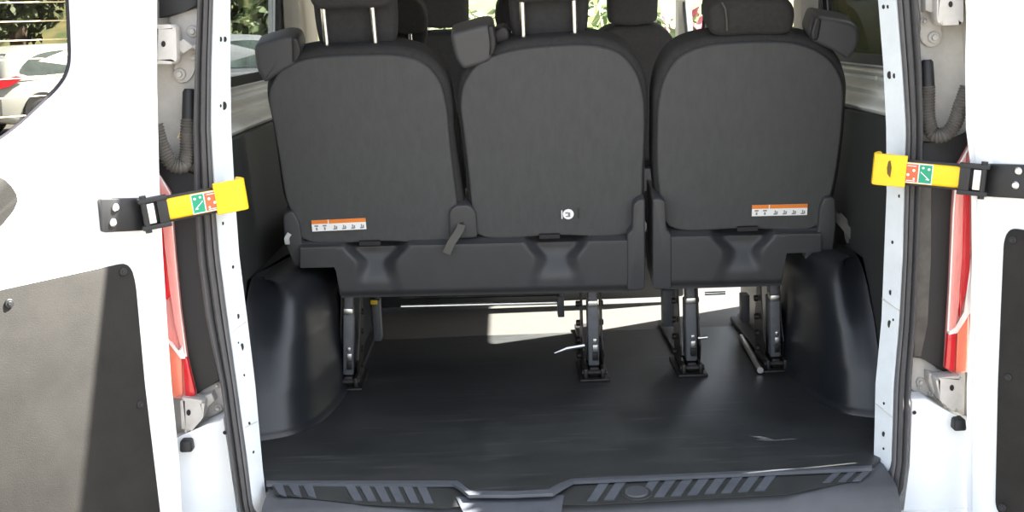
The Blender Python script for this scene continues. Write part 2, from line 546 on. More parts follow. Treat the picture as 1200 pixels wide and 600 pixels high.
for s, rows, nm in ((-1, LROWS, 'trim_1'), (1, RROWS, 'trim_2')):
    ys = [-172, -90, -45, 0, 37, 75, 112, 150, 187, 225, 262, 300, 337, 375, 412, 450, 500, 550, 575, 600, 625]
    strips, recess = [], []
    for y in ys:
        s0, s1, s2 = interp(rows, y)
        Y0 = ysl(y)
        a = P(s2, y, Y0 + .05)
        b = P(s1, y, Y0)
        c = P(s0, y, Y0)
        strips.append([a + V((s * .055, .10, 0)), a + V((s * .004, .004, 0)), a, lerp(a, b, .5) + V((0, -.003, 0)), b + V((-s * .003, 0, 0)), b, V((c.x, c.y + .04, c.z))])
        recess.append([V((c.x - s * .005, .05, c.z)), V((lerp(c.x, s * .93, .5), .055, c.z)), V((s * .93, .05, c.z)), V((s * (sx(c.z) - .02), -.037, c.z)), V((s * sx(c.z), -.02, c.z)), V((s * (sx(c.z)), .14, c.z))])  # outer corner and top row extended to block sun through the door gap
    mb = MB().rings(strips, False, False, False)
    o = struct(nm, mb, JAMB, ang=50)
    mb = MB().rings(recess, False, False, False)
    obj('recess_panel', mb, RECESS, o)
    # punched holes in the jamb
    hl = [(258.5, 46, 1.6, 3), (263.5, 46, 2, 3.2), (262.5, 124, 3, 5), (258.5, 124, 1, 2), (261, 262, 1.2, 2), (273, 313, 1.2, 2), (279, 371, 1.5, 3), (283.5, 407, 2, 4.5), (279, 402, 1, 1.4),
          (286, 440, 1, 1.6), (292, 497, 1.4, 2.4), (297, 530, 1, 1.6)] if s < 0 else \
         [(1035.5, 8, 1.6, 2.6), (1040.5, 8, 1.2, 2.2), (1042.5, 88, 2.6, 4.6), (1048, 89, 1.4, 3), (1054, 230, 1.2, 2), (1046, 284, 1.2, 2), (1043.5, 343, 1.5, 3), (1042.5, 380, 2, 4.6), (1047, 375, 1, 1.4),
          (1036, 473, 1, 1.6), (1035.5, 509, 1.6, 3), (1035.5, 526, 1, 1.4)]
    for hx, hy, rx, ry in hl:
        s0, s1, s2 = interp(rows, hy)
        t = (hx - s2) / (s1 - s2)
        Yh = ysl(hy) + .05 * (1 - t) - .0045
        pts = [P(hx + rx * math.cos(a), hy + ry * math.sin(a), Yh) for a in [2 * PI * k / 12 for k in range(12)]]
        obj('punched_hole', MB().prism(pts, (0, .003, 0)), HOLE, o)
    for (xa, ya), (xb, yb) in ([((271, 390), (288.5, 377)), ((287, 501), (301.5, 494))] if s < 0 else [((1033.5, 350), (1054, 364)), ((1026, 473), (1045.5, 489))]):
        def js(x, y):
            s0, s1, s2 = interp(rows, y)
            t = (x - s2) / (s1 - s2)
            return P(x, y, ysl(y) + .05 * (1 - t) - .0045)
        obj('panel_joint', MB().tube([js(xa, ya), js(lerp(xa, xb, .5), lerp(ya, yb, .5)), js(xb, yb)], .0011, 6), RECESS, o)
    # black inner corner panel beside the tail light
    if s < 0:
        out = [(180, 186), (200, 190), (214, 200), (232, 205), (229, 225), (233, 300), (243, 375), (258, 446), (240, 456), (226, 466), (180, 466)]
    else:
        out = [(1143, 150), (1130, 158), (1105, 168), (1082, 166), (1078, 225), (1075, 300), (1072, 375), (1069, 418), (1085, 421), (1106, 436), (1143, 436)]
    obj('corner_panel', MB().prism([P(x, y, .025) for x, y in out], (0, .02, 0), .003), BLACKPL, o)
    fl = [(232, 215), (238, 215), (252, 350), (262, 440), (258, 446), (243, 375), (233, 300)] if s < 0 else [(1079, 200), (1092, 200), (1091, 300), (1087, 380), (1080, 418), (1071, 418), (1074, 310)]
    obj('panel_flange', MB().prism([P(x, y, .018) for x, y in fl], (0, .008, 0), .002), RUBBER2, o)
    # lower body corner under the hinge
    lc = [(190, 520), (214, 513), (243, 497), (262, 489), (269, 540), (279, 610), (285, 660), (190, 660)] if s < 0 else \
         [(1066, 467), (1085, 467), (1118, 486), (1150, 500), (1150, 660), (1040, 660), (1062, 600), (1066, 545)]
    obj('corner_panel', MB().prism([P(x, y, -.02) for x, y in lc], (0, .06, 0), .006), WHITE, o)
    hx, hy = (263.5, 507) if s < 0 else (1071.5, 483.5)
    obj('punched_hole', MB().disc(P(hx, hy, -.0205), (0, -1, 0), .0045, .001), HOLE, o)

# rubber seal round the opening: ridged ribbon following the jamb
def seal():
    path = []
    for y in range(-90, 600, 20):
        s0, s1, s2 = interp(LROWS, y)
        path.append((P(s0, y, ysl(y)), P(s1, y, ysl(y))))
    lo = [((287, 632), (306, 622)), ((300, 648), (316, 630)), ((340, 655), (344, 634)), ((500, 658), (500, 638)), ((700, 654), (700, 634)), ((900, 642), (900, 622)), ((985, 634), (982, 614)),
          ((1025, 618), (1012, 603)), ((1046, 598), (1030, 588)), ((1059, 570), (1041, 566))]
    for a, b in lo:
        path.append((P(a[0], a[1], -.125), P(b[0], b[1], -.125)))
    for y in range(540, -100, -20):
        s0, s1, s2 = interp(RROWS, y)
        path.append((P(s0, y, ysl(y)), P(s1, y, ysl(y))))
    prof = [(0, .035), (0, -.005), (.08, -.016), (.22, -.020), (.34, -.014), (.40, -.003), (.46, -.014), (.60, -.024), (.72, -.016), (.78, -.006), (.84, -.014), (.95, -.012), (1, 0), (1.0, .03)]
    rs = [[lerp(a, b, t) + V((0, dy, 0)) for t, dy in prof] for a, b in path]
    return MB().rings(rs, True, True, True)
tag(obj('door_seal', seal(), RUBBER, ang=60), 'ridged dark grey rubber seal running around the whole rear opening', 'door seal')

# ------------------------------------------------------------------ load sill cover
def sill():
    t = thing('sill_cover', 'dark grey plastic sill cover with slanted ribs along the load floor edge', 'sill trim', (0, -.03, FLOOR - .02))
    # main moulding: profile swept across
    def nose(x):                              # front lip bends back in the middle
        return 0
    prof = [(-.02, -.036), (-.060, -.034), (-.066, -.001), (-.10, -.0055), (-.190, -.0172), (-.212, -.026), (-.234, -.050), (-.244, -.08), (-.246, -.13), (-.246, -.16)]
    rs = []
    for k in range(41):
        x = lerp(-.675, .705, k / 40)
        e = max(0, abs(x - .018) - .55) / .13
        rs.append([V((x, y + .02 * e * e, FLOOR + z - .004 * e * e)) for y, z in prof])
    obj('sill_moulding', MB().rings(rs, False, False, False), SILLPL, t)
    ZT = lambda Y: FLOOR - .006 - .010 * (-.004 - Y) / .056
    pl0, pln = V((0, -.080, FLOOR - .0025)), V((0, -.13, 1)).normalized()
    def onp(px, py):
        return PP(px, py, pl0 + V((0, 0, .0012)), pln)
    def pr(pts, th=.0025):
        return MB().prism([onp(x, y) for x, y in pts], pln * th, .0006)
    # dark field the ribs stand on
    obj('rib_field', pr([(318, 567), (532, 565), (552, 578), (558, 592), (520, 596), (430, 592), (322, 580)], .0012), SILLDK, t)
    obj('rib_field', pr([(664, 564), (1018, 549), (1012, 562), (920, 580), (690, 592), (655, 592), (650, 578)], .0012), SILLDK, t)
    lip = [(312, 563), (535, 562.5), (540, 565), (551, 575), (600, 575.5), (643, 573.5), (655, 566), (670, 560.5), (1022, 545), (1022, 548.5), (672, 564), (661, 570), (648, 578), (600, 580), (549, 580), (538, 571), (531, 567), (312, 567)]
    obj('edge_lip', MB().prism([PZ(x, y, FLOOR + .002) for x, y in lip], (0, 0, -.007), .001), SILLRIB, t)
    for x0 in (320, 338, 355):
        k = (x0 - 320) / 35
        obj('rib', pr([(x0, 569), (x0 + 11, 569), (x0 + 16, 583 + k * 2), (x0 + 7, 580 + k * 2.5)], .0035), SILLRIB, t)
    for i in range(6):
        x0 = 404 + i * 16.6
        obj('rib', pr([(x0, 569 - i * .1), (x0 + 11, 569 - i * .1), (x0 + 21, 588 + i * .6), (x0 + 11, 588 + i * .6)], .0035), SILLRIB, t)
    for i, x0 in enumerate([704 + k * 19.6 for k in range(11)] + [980, 998, 1015]):
        nw = 12 if i < 11 else 9
        yt = 564.5 - (x0 - 704) * .0447
        if 730 < x0 < 745:
            continue
        yb = 588.5 - (x0 - 704) * .060 - (5, 0)[i < 11]
        obj('rib', pr([(x0, yt), (x0 + nw, yt - .5), (x0 + nw - 16, yb - .5), (x0 - 16, yb)], .0035), SILLRIB, t)
    obj('centre_pad', pr([(534, 584), (661, 582), (657, 606), (545, 606)], .004), SILLRIB, t)
    cp = onp(746, 579)
    u = onp(762, 578) - cp
    mb = MB()
    mb.disc(cp, pln, u.length * 1.12, .004, 28, .001)
    obj('round_cap', mb, SILLDK, t)
    mb = MB()
    mb.disc(cp + pln * .004, pln, u.length * .86, .004, 28, .002)
    obj('round_cap', mb, SILLPL, t)
sill()

sc_ = MB()
for (x0, y0, x1, y1, th) in ((880, 511, 905, 514.5, 1.6), (886, 515, 912, 516, .8), (905, 516, 935, 514, .5)):
    sc_.prism([PZ(x0, y0, FLOOR + .0004), PZ((x0 + x1) / 2, (y0 + y1) / 2 - th, FLOOR + .0004), PZ(x1, y1, FLOOR + .0004), PZ((x0 + x1) / 2, (y0 + y1) / 2 + th * .6, FLOOR + .0004)], (0, 0, -.0003))
obj('scuff_mark', sc_, mat('pale_scuff', (.16, .16, .155), .8, var=.6, vscale=120), fl_)

struct('trim_3', MB().prism([V((-.93, y, z)) for y, z in ((-.02, .455), (-.262, .455), (-.285, .42), (-.285, .30), (-.24, .25), (-.02, .25))], (1.86, 0, 0), .01), WHITE)

# ------------------------------------------------------------------ wheel arch covers
def arch(s, label):
    t = thing('wheel_arch_cover', label, 'wheel arch', (s * .76, .9, FLOOR))
    plan = catmull([V(p) for p in ((.797, .235), (.745, .25), (.685, .285), (.640, .36), (.614, .47), (.600, .62), (.592, .80), (.588, 1.05), (.588, 1.40))], 8, False) + [V((.60, 1.43)), V((.797, 1.43))]
    def ring(z, d):
        out = []
        t_ = min(z / .36, 1)
        ins_ = inset2(plan, d)
        for i, p in enumerate(ins_):
            if i in (0, len(ins_) - 1):
                p = V((.797, p.y))
            q_ = plan[i]
            wr = sm(.60, .78, q_.x) if q_.y < 1 else 0
            x = min(p.x + .012 * t_, .797)
            if s > 0:
                x = .797 - (.797 - x) * .72
            out.append(V((s * x, p.y + (.05 + .16 * wr) * t_ ** 1.6 * sm(1.0, .4, q_.y) if q_.y < 1 else p.y, FLOOR + z)))
        return out
    lv = [(.0, -.014), (.006, -.013), (.012, -.004), (.02, 0), (.10, .0), (.115, .0), (.128, .0015), (.16, .002), (.205, .002), (.214, .001), (.226, .0), (.24, .001), (.26, .002), (.300, .004)]
    for k in range(1, 8):
        a_ = PI / 2 * k / 7
        lv.append((.300 + .062 * math.sin(a_), .005 + .062 * (1 - math.cos(a_))))
    lv += [(.364, .080), (.3645, .085)]
    obj('arch_shell', MB().rings([ring(z, d) for z, d in lv], False, True), ARCH, t, ang=60)
arch(-1, 'black plastic wheel arch cover bulging from left side wall under the double seat')
arch(1, 'black plastic wheel arch cover bulging from right side wall beside the single seat')

# ------------------------------------------------------------------ third row seats
BT, BB = (.45, 1.55), (.615, .90)            # (Y, Z) of the back plane at top and bottom
ev = V((0, BT[0] - BB[0], BT[1] - BB[1])).normalized()
en = V((0, ev.z, -ev.y))                      # points forward, away from the camera
FR = (V((0, BB[0], BB[1])), X1, ev, en)
def uv(px, py, w=0., fr=FR):
    O, eu, e2, n = fr
    q = PP(px, py, O + n * w, n) - O
    return V((q.dot(eu), q.dot(e2)))
def pts_uv(l, w=0., fr=FR):
    return [uv(x, y, w, fr) for x, y in l]

def backrest(t, px, pan, r=.022):
    o = obj('backrest', MB().slab(catmull(pts_uv(px), 6), FR, .012, .125, r, 0), FABRIC, t, ang=60)
    p = obj('back_panel', MB().slab(catmull(pts_uv(pan), 6), FR, .0, .03, .006, .004), PANELF, t, ang=60)
    return o

def headrest(t, fr, u0, u1, vb, vt, padb, posts, postv, mA=None, mB=None):
    """back shell, deeper front pad hanging lower, two posts"""
    mA = mA or FABRIC2; mB = mB or FABRIC
    o = [(u0 + .012, vb), ((u0 + u1) / 2, vb - .004), (u1 - .012, vb), (u1 + .004, vb + .03), (u1 + .002, (vb + vt) / 2), (u1 - .012, vt - .03), (u1 - .05, vt), (u0 + .05, vt), (u0 + .012, vt - .03), (u0 - .002, (vb + vt) / 2), (u0 - .004, vb + .03)]
    h = obj('headrest', MB().slab(catmull(o, 5), fr, .02, .085, .018, .004), mA, t, ang=60)
    o = [(u0 + .03, padb), (u1 - .03, padb), (u1 - .008, padb + .03), (u1 + .002, vb + .02), (u1 - .005, vt - .04), (u1 - .05, vt - .01), (u0 + .05, vt - .01), (u0 + .005, vt - .04), (u0 - .002, vb + .02), (u0 + .008, padb + .03)]
    obj('front_pad', MB().slab(catmull(o, 5), fr, .066, .135, .022, 0), mB, h, ang=60)
    O, eu, e2, n = fr
    for pu in posts:
        a = O + eu * pu + e2 * (postv - .06) + n * .05
        b = O + eu * (pu - .002) + e2 * (vb + .03) + n * .05
        obj('post', MB().tube([a, b], .0074, 12), CHROME, h)
        cc = O + eu * pu + e2 * (postv - .004) + n * .05
        obj('post_collar', MB().disc(cc, e2, .017, .012, 16, .004), BLACKPL, h)
    return h

def pod(t, l, dark):
    o = obj('belt_guide', MB().slab(fillet_px(l, .05), FRP, -.005, .10, .012, 0), PODPL, t, ang=50)
    obj('guide_mouth', MB().slab(fillet_px(dark, .05), FRP, -.010, .05, .006, 0), BLACKPL, o, ang=50)
    return o
FRP = FR
def fillet_px(l, w):
    q = [V((p.x, p.y, 0)) for p in pts_uv(l, w)]
    return [V((p.x, p.y)) for p in fillet(q, .014, 4)]

def base_cover(t, x0, x1, ytop, ybot, recs, w0=-.03, name='base_cover'):
    """moulded plastic seat base: flush band and bosses, panels pressed in between"""
    def fn(u, v):
        px = lerp(x0, x1, u)
        yb = ybot(px)
        py = lerp(ytop(px), yb, v)
        vv = (py - ytop(px)) / 64.
        d = 0
        for cx, ht, hm, hb in recs:           # scallop: centre, half widths at top, waist and bottom
            hw = lerp(ht, hm, sm(.05, .42, vv)) if vv < .42 else lerp(hm, hb, sm(.42, 1, vv))
            k = 1 - sm(hw - 9, hw + 9, abs(px - cx))
            d = max(d, .052 * k * (1 - .86 * sm(.16, .80, vv)))
        w = w0 + d + .012 * sm(.90, 1., vv) + .026 * (1 - sm(0, .10, vv))
        q = uv(px, py, w)
        O, eu, e2, n = FR
        return O + eu * q.x + e2 * q.y + n * w
    mb = MB().grid(fn, int((x1 - x0) / 2.2), 34)
    # return the edges forward so that it reads as a solid moulding
    bnd = [e for e in mb.bm.edges if e.is_boundary]
    r = bmesh.ops.extrude_edge_only(mb.bm, edges=bnd)
    vs = [g for g in r['geom'] if isinstance(g, bmesh.types.BMVert)]
    bmesh.ops.translate(mb.bm, vec=en * .13, verts=vs)
    return obj(name, mb, PLASTIC, t, ang=70)

def tower(t, l, w0=-.012, w1=.12):
    q = [V((p.x, p.y, 0)) for p in pts_uv(l, w0)]
    return obj('hinge_cover', MB().slab([V((p.x, p.y)) for p in fillet(q, .012, 4)], FR, w0, w1, .005, 0, fan=False), PLASTIC, t, ang=50)

def sticker(t, x0, y0, x1, y1, split):
    O, eu, e2, n = FR
    a, b = uv(x0, y0), uv(x1, y1)
    W = (b.x - a.x)
    H = .032
    slope = (b.y - a.y)
    def q(u, v, w):
        return O + eu * (a.x + W * u) + e2 * (a.y + slope * u - H * (1 - v)) + n * w
    def rec(u0, u1, v0, v1, w=-.0062):
        return MB().prism([q(u0, v0, w), q(u1, v0, w), q(u1, v1, w), q(u0, v1, w)], n * .0009)
    s = obj('warning_sticker', rec(0, 1, 0, 1, -.0058), WHITEPR, t)
    obj('orange_band', rec(0, split - .01, .66, 1), ORANGE, s)
    obj('orange_band', rec(split + .01, 1, .66, 1), ORANGE, s)
    mb = MB()
    for u0, u1, v0, v1 in [(.05, .12, .42, .55), (.20, .27, .42, .55), (.07, .10, .1, .35), (.22, .25, .1, .35)]:
        pp = rec(u0, u1, v0, v1)
        me = bpy.data.meshes.new('tmp'); pp.bm.to_mesh(me); mb.bm.from_mesh(me); bpy.data.meshes.remove(me)
    for k in range(4):
        c = split + .1 + k * .165
        for u0, u1, v0, v1 in [(c - .02, c + .035, .10, .20), (c, c + .02, .2, .48), (c + .03, c + .055, .12, .40)]:
            pp = rec(u0, u1, v0, v1)
            me = bpy.data.meshes.new('tmp'); pp.bm.to_mesh(me); mb.bm.from_mesh(me); bpy.data.meshes.remove(me)
    obj('printed_marks', mb, GREYPR, s)

def strap(t, pts, w, name='strap', m=None, th=.003):
    """flat webbing through 3D points"""
    rs = []
    for i, p in enumerate(pts):
        a, b = pts[max(i - 1, 0)], pts[min(i + 1, len(pts) - 1)]
        d = (b - a).normalized()
        sd = d.cross(Y1).normalized() * w / 2
        nn = sd.cross(d).normalized() * th / 2
        rs.append([p - sd - nn, p + sd - nn, p + sd + nn, p - sd + nn])
    return obj(name, MB().rings(rs), m or WEB, t)

def seat_leg(t, xt, yt, xb, Yb, wpx=13, lean=.0, lever=False):
    """floor leg: grey upright with bright bracket, dark latch plates, foot bracket and rail"""
    bot = None
    zb = FLOOR
    # foot pixel y found from the floor
    bx = P(xb, 440, Yb).x
    tz = P(xt, yt, Yb - .03)
    top = V((tz.x, Yb - .02, tz.z))
    foot = V((bx, Yb, FLOOR + .012))
    w = wpx * (Yb + 2.9) / F / 2
    d = (top - foot)
    ez = d.normalized()
    ex = (X1 - ez * X1.dot(ez)).normalized()
    ey = ez.cross(ex)
    L = d.length
    leg = obj('leg', MB().boxf(foot, ex, ey, ez, (-w, w), (-.018, .05), (.03, L * .80), .004), GREYLEG, t)
    mb = MB().boxf(foot, ex, ey, ez, (-w * .8, w * .8), (-.012, .04), (L * .80, L * 1.02), .003)
    obj('leg_bracket', mb, GREYLEG, leg)
    obj('steel_clip', MB().boxf(foot, ex, ey, ez, (-w * .9, w * .9), (-.024, .02), (L * .79, L * .86), .003), STEEL, leg)
    mb = MB()
    mb.boxf(foot, ex, ey, ez, (-w * .2, w * .75), (-.024, .0), (L * .28, L * .36), .002)
    mb.boxf(foot, ex, ey, ez, (-w * .1, w * .55), (-.024, .0), (L * .38, L * .43), .002)
    obj('latch_clip', mb, STEEL, leg)
    mb = MB()
    mb.boxf(foot, ex, ey, ez, (-w * .25, w * .8), (-.022, .0), (L * .18, L * .27), .002)
    mb.boxf(foot, ex, ey, ez, (-w * .8, w * .9), (-.021, .06), (-.0, L * .10), .003)
    obj('latch_hook', mb, DARKST, leg)
    # dark side plates of the latch mechanism
    mb = MB()
    for sd in (-1, 1):
        x = sd * (w + .012)
        prof = [(.02, .0), (.13, .0), (.16, .06), (.13, L * .55), (.09, L * .95), (.05, L * .95), (.03, L * .5), (.0, .07)]
        mb.prism([foot + ex * (x - .002) + ey * a + ez * b for a, b in prof], ex * .004)
        for b in (.12, .3, .5, .72):
            mb.disc(foot + ex * (x - .004) + ey * (.075) + ez * L * b, X1 * sd, .009, .012, 10, .002)
    obj('latch_plate', mb, DARKST, t)
    mb = MB()
    mb.box((bx - .042, bx + .042), (Yb - .045, Yb + .17), (FLOOR, FLOOR + .008), .003)
    mb.box((bx - .030, bx - .018), (Yb - .035, Yb + .14), (FLOOR + .006, FLOOR + .035), .004)
    mb.box((bx + .018, bx + .030), (Yb - .035, Yb + .14), (FLOOR + .006, FLOOR + .035), .004)
    mb.tube([(bx - .034, Yb - .02, FLOOR + .022), (bx + .034, Yb - .02, FLOOR + .022)], .008, 10)
    obj('foot_bracket', mb, DARKST, t)
    mb = MB()
    mb.box((bx - .022, bx + .022), (Yb + .14, Yb + .62), (FLOOR, FLOOR + .016), .003)
    obj('floor_rail', mb, BLACKPL, t)
    if lever:
        a = foot + ex * (-w - .01) + ez * L * .33
        obj('release_lever', MB().tube([a, a + V((-.05, -.01, -.004)), a + V((-.085, -.012, -.016))], [.006, .006, .002], 8), STEEL, leg)
    return leg

def front_leg(t, px, py0, py1, Yf, w=.012):
    a, b = P(px, py0, Yf), P(px, py1, Yf)
    a.z = max(a.z, b.z + .05)
    obj('inner_leg', MB().box((a.x - w, a.x + w), (Yf, Yf + .05), (b.z, a.z), .003), GREYLEG, t)

# --- double seat (left and middle place)
dbl = thing('double_seat', 'dark grey double rear bench seat on the left, two backrests on one wide base', 'car seat', (-.26, .62, FLOOR))
L_OUT = [(353, 284), (345, 262), (332, 238), (324, 190), (317, 145), (311, 112), (315, 90), (330, 72), (360, 62), (418, 57), (472, 58), (502, 68), (522, 90), (530, 118), (533, 160), (540, 210), (545, 250), (542, 284), (450, 287)]
L_PAN = [(356, 281), (348, 262), (336, 236), (328, 190), (321, 148), (315, 116), (320, 96), (334, 79), (362, 70), (418, 66), (470, 67), (497, 76), (514, 96), (522, 122), (526, 160), (531, 205), (535, 245), (530, 280), (450, 283)]
M_OUT = [(556, 278), (550, 250), (545, 200), (539, 150), (536, 115), (542, 88), (560, 66), (592, 53), (648, 46), (700, 46), (732, 56), (752, 78), (760, 106), (760, 150), (757, 200), (756, 245), (752, 275), (650, 280)]
M_PAN = [(560, 275), (554, 248), (549, 200), (543, 150), (540, 120), (546, 95), (563, 74), (594, 62), (648, 55), (698, 55), (726, 64), (744, 84), (753, 110), (755, 150), (753, 200), (751, 240), (742, 271), (650, 276)]
R_OUT = [(782, 270), (772, 245), (766, 200), (766, 150), (767, 112), (774, 84), (790, 61), (818, 48), (870, 42), (922, 42), (958, 49), (982, 66), (994, 95), (994, 125), (989, 180), (980, 232), (966, 268), (870, 272)]
R_PAN = [(785, 266), (776, 240), (771, 200), (771, 152), (773, 118), (780, 92), (795, 70), (821, 57), (870, 51), (920, 51), (952, 58), (974, 73), (987, 99), (988, 125), (983, 180), (974, 228), (960, 264), (870, 268)]
backrest(dbl, L_OUT, L_PAN)
backrest(dbl, M_OUT, M_PAN)
O, eu, e2, n = FR
def hr_px(t, x0, x1, yb, yt, ypad, p, ypost):
    a, b = uv(x0, yb, .02), uv(x1, yb, .02)
    vt = uv((x0 + x1) / 2, yt, .02).y
    vp = uv((x0 + x1) / 2, ypad, .08).y
    headrest(t, FR, a.x, b.x, (a.y + b.y) / 2, vt, vp, [uv(q, ypost, .05).x for q in p], uv(sum(p) / 2, ypost, .05).y)
hr_px(dbl, 364, 462, 9, -78, 66, (384, 441), 58)
hr_px(dbl, 597, 691, 1, -84, 58, (614, 674), 45)
pod(dbl, [(301, 47), (338, 36), (352, 38), (357, 54), (350, 70), (330, 80), (314, 92), (304, 74)], [(345, 37), (352, 38), (357, 54), (351, 66), (346, 66), (346, 50)])
pod(dbl, [(528, 34), (566, 23), (578, 23), (582, 45), (575, 66), (556, 72), (543, 76), (534, 62)], [(571, 24), (578, 23), (582, 45), (578, 58), (573, 58), (574, 44)])
obj('guide_stub', MB().slab(fillet_px([(578, 36), (592, 30), (598, 40), (596, 56), (580, 58)], .05), FR, .05, .10, .008, 0), BLACKPL, dbl)

base_cover(dbl, 352, 742, lambda x: 285 - (x - 352) * .0235, lambda x: 350 - (x - 352) * .021 - 36 * (1 - sm(392, 400, x)),
           [(441, 32, 16, 26), (652, 31, 18, 29)])
tower(dbl, [(345, 312), (334, 286), (331, 252), (343, 247), (351, 262), (354, 286), (356, 312)])
tower(dbl, [(527, 280), (526, 248), (534, 241), (551, 241), (558, 250), (560, 279)])
tower(dbl, [(735, 341), (735, 275), (741, 270), (742, 240), (750, 234), (756, 234), (756, 340)], -.034)
# hook slots under the panels
for x0, x1, y in ((421, 446, 284.5), (632, 656, 276.5)):
    a = [uv(x0, y - 1.5, -.008), uv(x1, y - 2, -.008), uv(x1, y + 2.5, -.008), uv(x0, y + 3, -.008)]
    obj('tether_slot', MB().prism([O + eu * p.x + e2 * p.y + n * -.010 for p in a], n * .01), BLACKPL, dbl)
sticker(dbl, 365, 257.5, 428.5, 254.5, .31)
# round tether sticker on the middle back
c = uv(666, 251, -.006)
cp = O + eu * c.x + e2 * c.y - n * .0055
rs = obj('round_sticker', MB().disc(cp, -n, .0145, .001, 24), WHITEPR, dbl)
mb = MB()
for dx, dz, a, b in ((-.004, .004, .004, .002), (.002, -.001, .003, .006), (-.001, -.006, .006, .0015)):
    q = cp + eu * dx + e2 * dz - n * .0012
    mb.boxf(q, eu, e2, n, (-a, a), (-b, b), (-.0004, .0004))
obj('printed_marks', mb, GREYPR, rs)
c = uv(658.5, 251.5, -.006)
obj('care_tag', MB().boxf(O + eu * c.x + e2 * c.y - n * .006, eu, e2, n, (-.0014, .0014), (-.012, .012), (-.0005, .0005)), WHITEPR, dbl)
c = uv(678, 250, -.006)
obj('care_tag', MB().boxf(O + eu * c.x + e2 * c.y - n * .006, eu, e2, n, (-.001, .001), (-.016, .016), (-.0005, .0005)), BLACKPL, dbl)
# strap pulled through the slot between the backs
wp = lambda px, py, w: (lambda q: O + eu * q.x + e2 * q.y + n * w)(uv(px, py, w))
strap(dbl, [wp(541, 263, -.014), wp(539, 269, -.026), wp(534, 277, -.036), wp(528, 286, -.046), wp(523, 297, -.050)], .021)
obj('strap_slot', MB().prism([wp(538, 262, -.016), wp(543, 261, -.016), wp(543, 268, -.016), wp(539, 270, -.016)], n * .004), HOLE, dbl)
strap(dbl, [wp(337, 285, -.02), wp(336, 279, -.026), wp(339, 274, -.024)], .012, 'belt_buckle', WEBL, .01)
# cushions
for xa, xb in ((-.73, -.26), (-.24, .24)):
    mb = MB().box((xa + .01, xb - .01), (.76, 1.16), (FLOOR + .372, FLOOR + .48), .04, 4)
    obj('seat_cushion', mb, FABRIC, dbl, ang=60)
obj('seat_frame', MB().box((-.585, .22), (.76, 1.10), (FLOOR + .27, FLOOR + .355), .005), DARKST, dbl)
# cross bars seen under the base
for y0, Yd, m in ((359, 1.05, STEEL), (349, .98, DARKST)):
    a, b = P(470, y0, Yd), P(655, y0 - 4.5, Yd)
    obj('cross_bar', MB().tube([a, b], .006, 10), m, dbl)
obj('adjust_wire', MB().tube([P(488, 347, .95), P(492, 346, .95), P(497, 351, .95), P(513, 351, .95), P(517, 349, .95)], .003, 8), DARKST, dbl)
LY = .72
seat_leg(dbl, 408.5, 345, 408, .70, 12)
seat_leg(dbl, 694, 336, 696, .70, 13, lever=True)
front_leg(dbl, 440, 352, 400, 1.02)
front_leg(dbl, 657, 348, 372, 1.0, .010)
obj('yellow_tag', MB().box((P(438, 354, 1.0).x - .01, P(438, 354, 1.0).x + .01), (1.0, 1.01), (P(438, 357, 1.0).z, P(438, 352, 1.0).z), .001), YELLOW, dbl)

# --- single seat (right place)
sgl = thing('single_seat', 'dark grey single rear seat on the right with lowered headrest', 'car seat', (.51, .62, FLOOR))
backrest(sgl, R_OUT, R_PAN)
hr = None
a, b = uv(832, 36, .02), uv(929, 34, .02)
o_ = [(835, 40), (882, 40.5), (925, 38), (931, 22), (929, 6), (920, -1), (882, -2), (842, 0), (832, 8), (830, 24)]
h = obj('headrest', MB().slab(catmull(pts_uv(o_, .02), 5), FR, .005, .15, .022, .004), FABRIC2, sgl, ang=60)
obj('side_piping', MB().tube([wp(846, 3, -.001), wp(850, 10, -.003), wp(851.5, 22, -.003), wp(852, 36, .001)], .0022, 8), WEB, h)
for px in (853, 912):
    q = wp(px, 42, .05)
    obj('post_collar', MB().disc(q - ev * .004, ev, .017, .012, 16, .004), BLACKPL, h)
    obj('post', MB().tube([q - ev * .05, q + ev * .04], .0062, 10), CHROME, h)
pod(sgl, [(943, 33), (950, 12), (990, 19), (1001, 26), (1002, 45), (989, 65), (972, 54), (946, 42)], [(944, 33), (950, 13), (957, 15), (953, 40), (946, 41)])
base_cover(sgl, 780, 962, lambda x: 272 - (x - 780) * .020, lambda x: 339 - (x - 780) * .03 - 38 * sm(915, 922, x),
           [(870, 31, 16, 29)])
tower(sgl, [(765, 340), (765, 234), (771, 233), (780, 236), (781, 270), (787, 275), (787, 339)], -.034)
tower(sgl, [(944, 308), (944, 290), (959, 272), (961, 246), (966, 232), (979, 232), (980, 262), (976, 300)], -.020)
a = [uv(864, 266.5, -.008), uv(888, 265.5, -.008), uv(888, 270, -.008), uv(864, 271, -.008)]
obj('tether_slot', MB().prism([O + eu * p.x + e2 * p.y + n * -.010 for p in a], n * .01), BLACKPL, sgl)
sticker(sgl, 881, 239.5, 946, 238, .31)
strap(sgl, [wp(976, 250, .03), wp(984, 258, .01), wp(992, 268, -.005), wp(999, 277, -.01), wp(1005, 284, -.012)], .020)
strap(sgl, [wp(978, 256, .035), wp(985, 252, .02), wp(990, 258, .01), wp(993, 278, .0), wp(995, 284, .0)], .014)
obj('seat_cushion', MB().box((.29, .74), (.76, 1.16), (FLOOR + .372, FLOOR + .48), .04, 4), FABRIC, sgl, ang=60)
obj('seat_frame', MB().box((.30, .585), (.76, 1.10), (FLOOR + .27, FLOOR + .355), .005), DARKST, sgl)
seat_leg(sgl, 809, 333, 810, .71, 13)
seat_leg(sgl, 907, 330, 908, .72, 12)
front_leg(sgl, 785, 340, 383, .92, .022)
front_leg(sgl, 874, 346, 378, 1.02, .012)
obj('cross_bar', MB().tube([P(826, 344, 1.02), P(850, 343, 1.02)], .006, 10), STEEL, sgl)
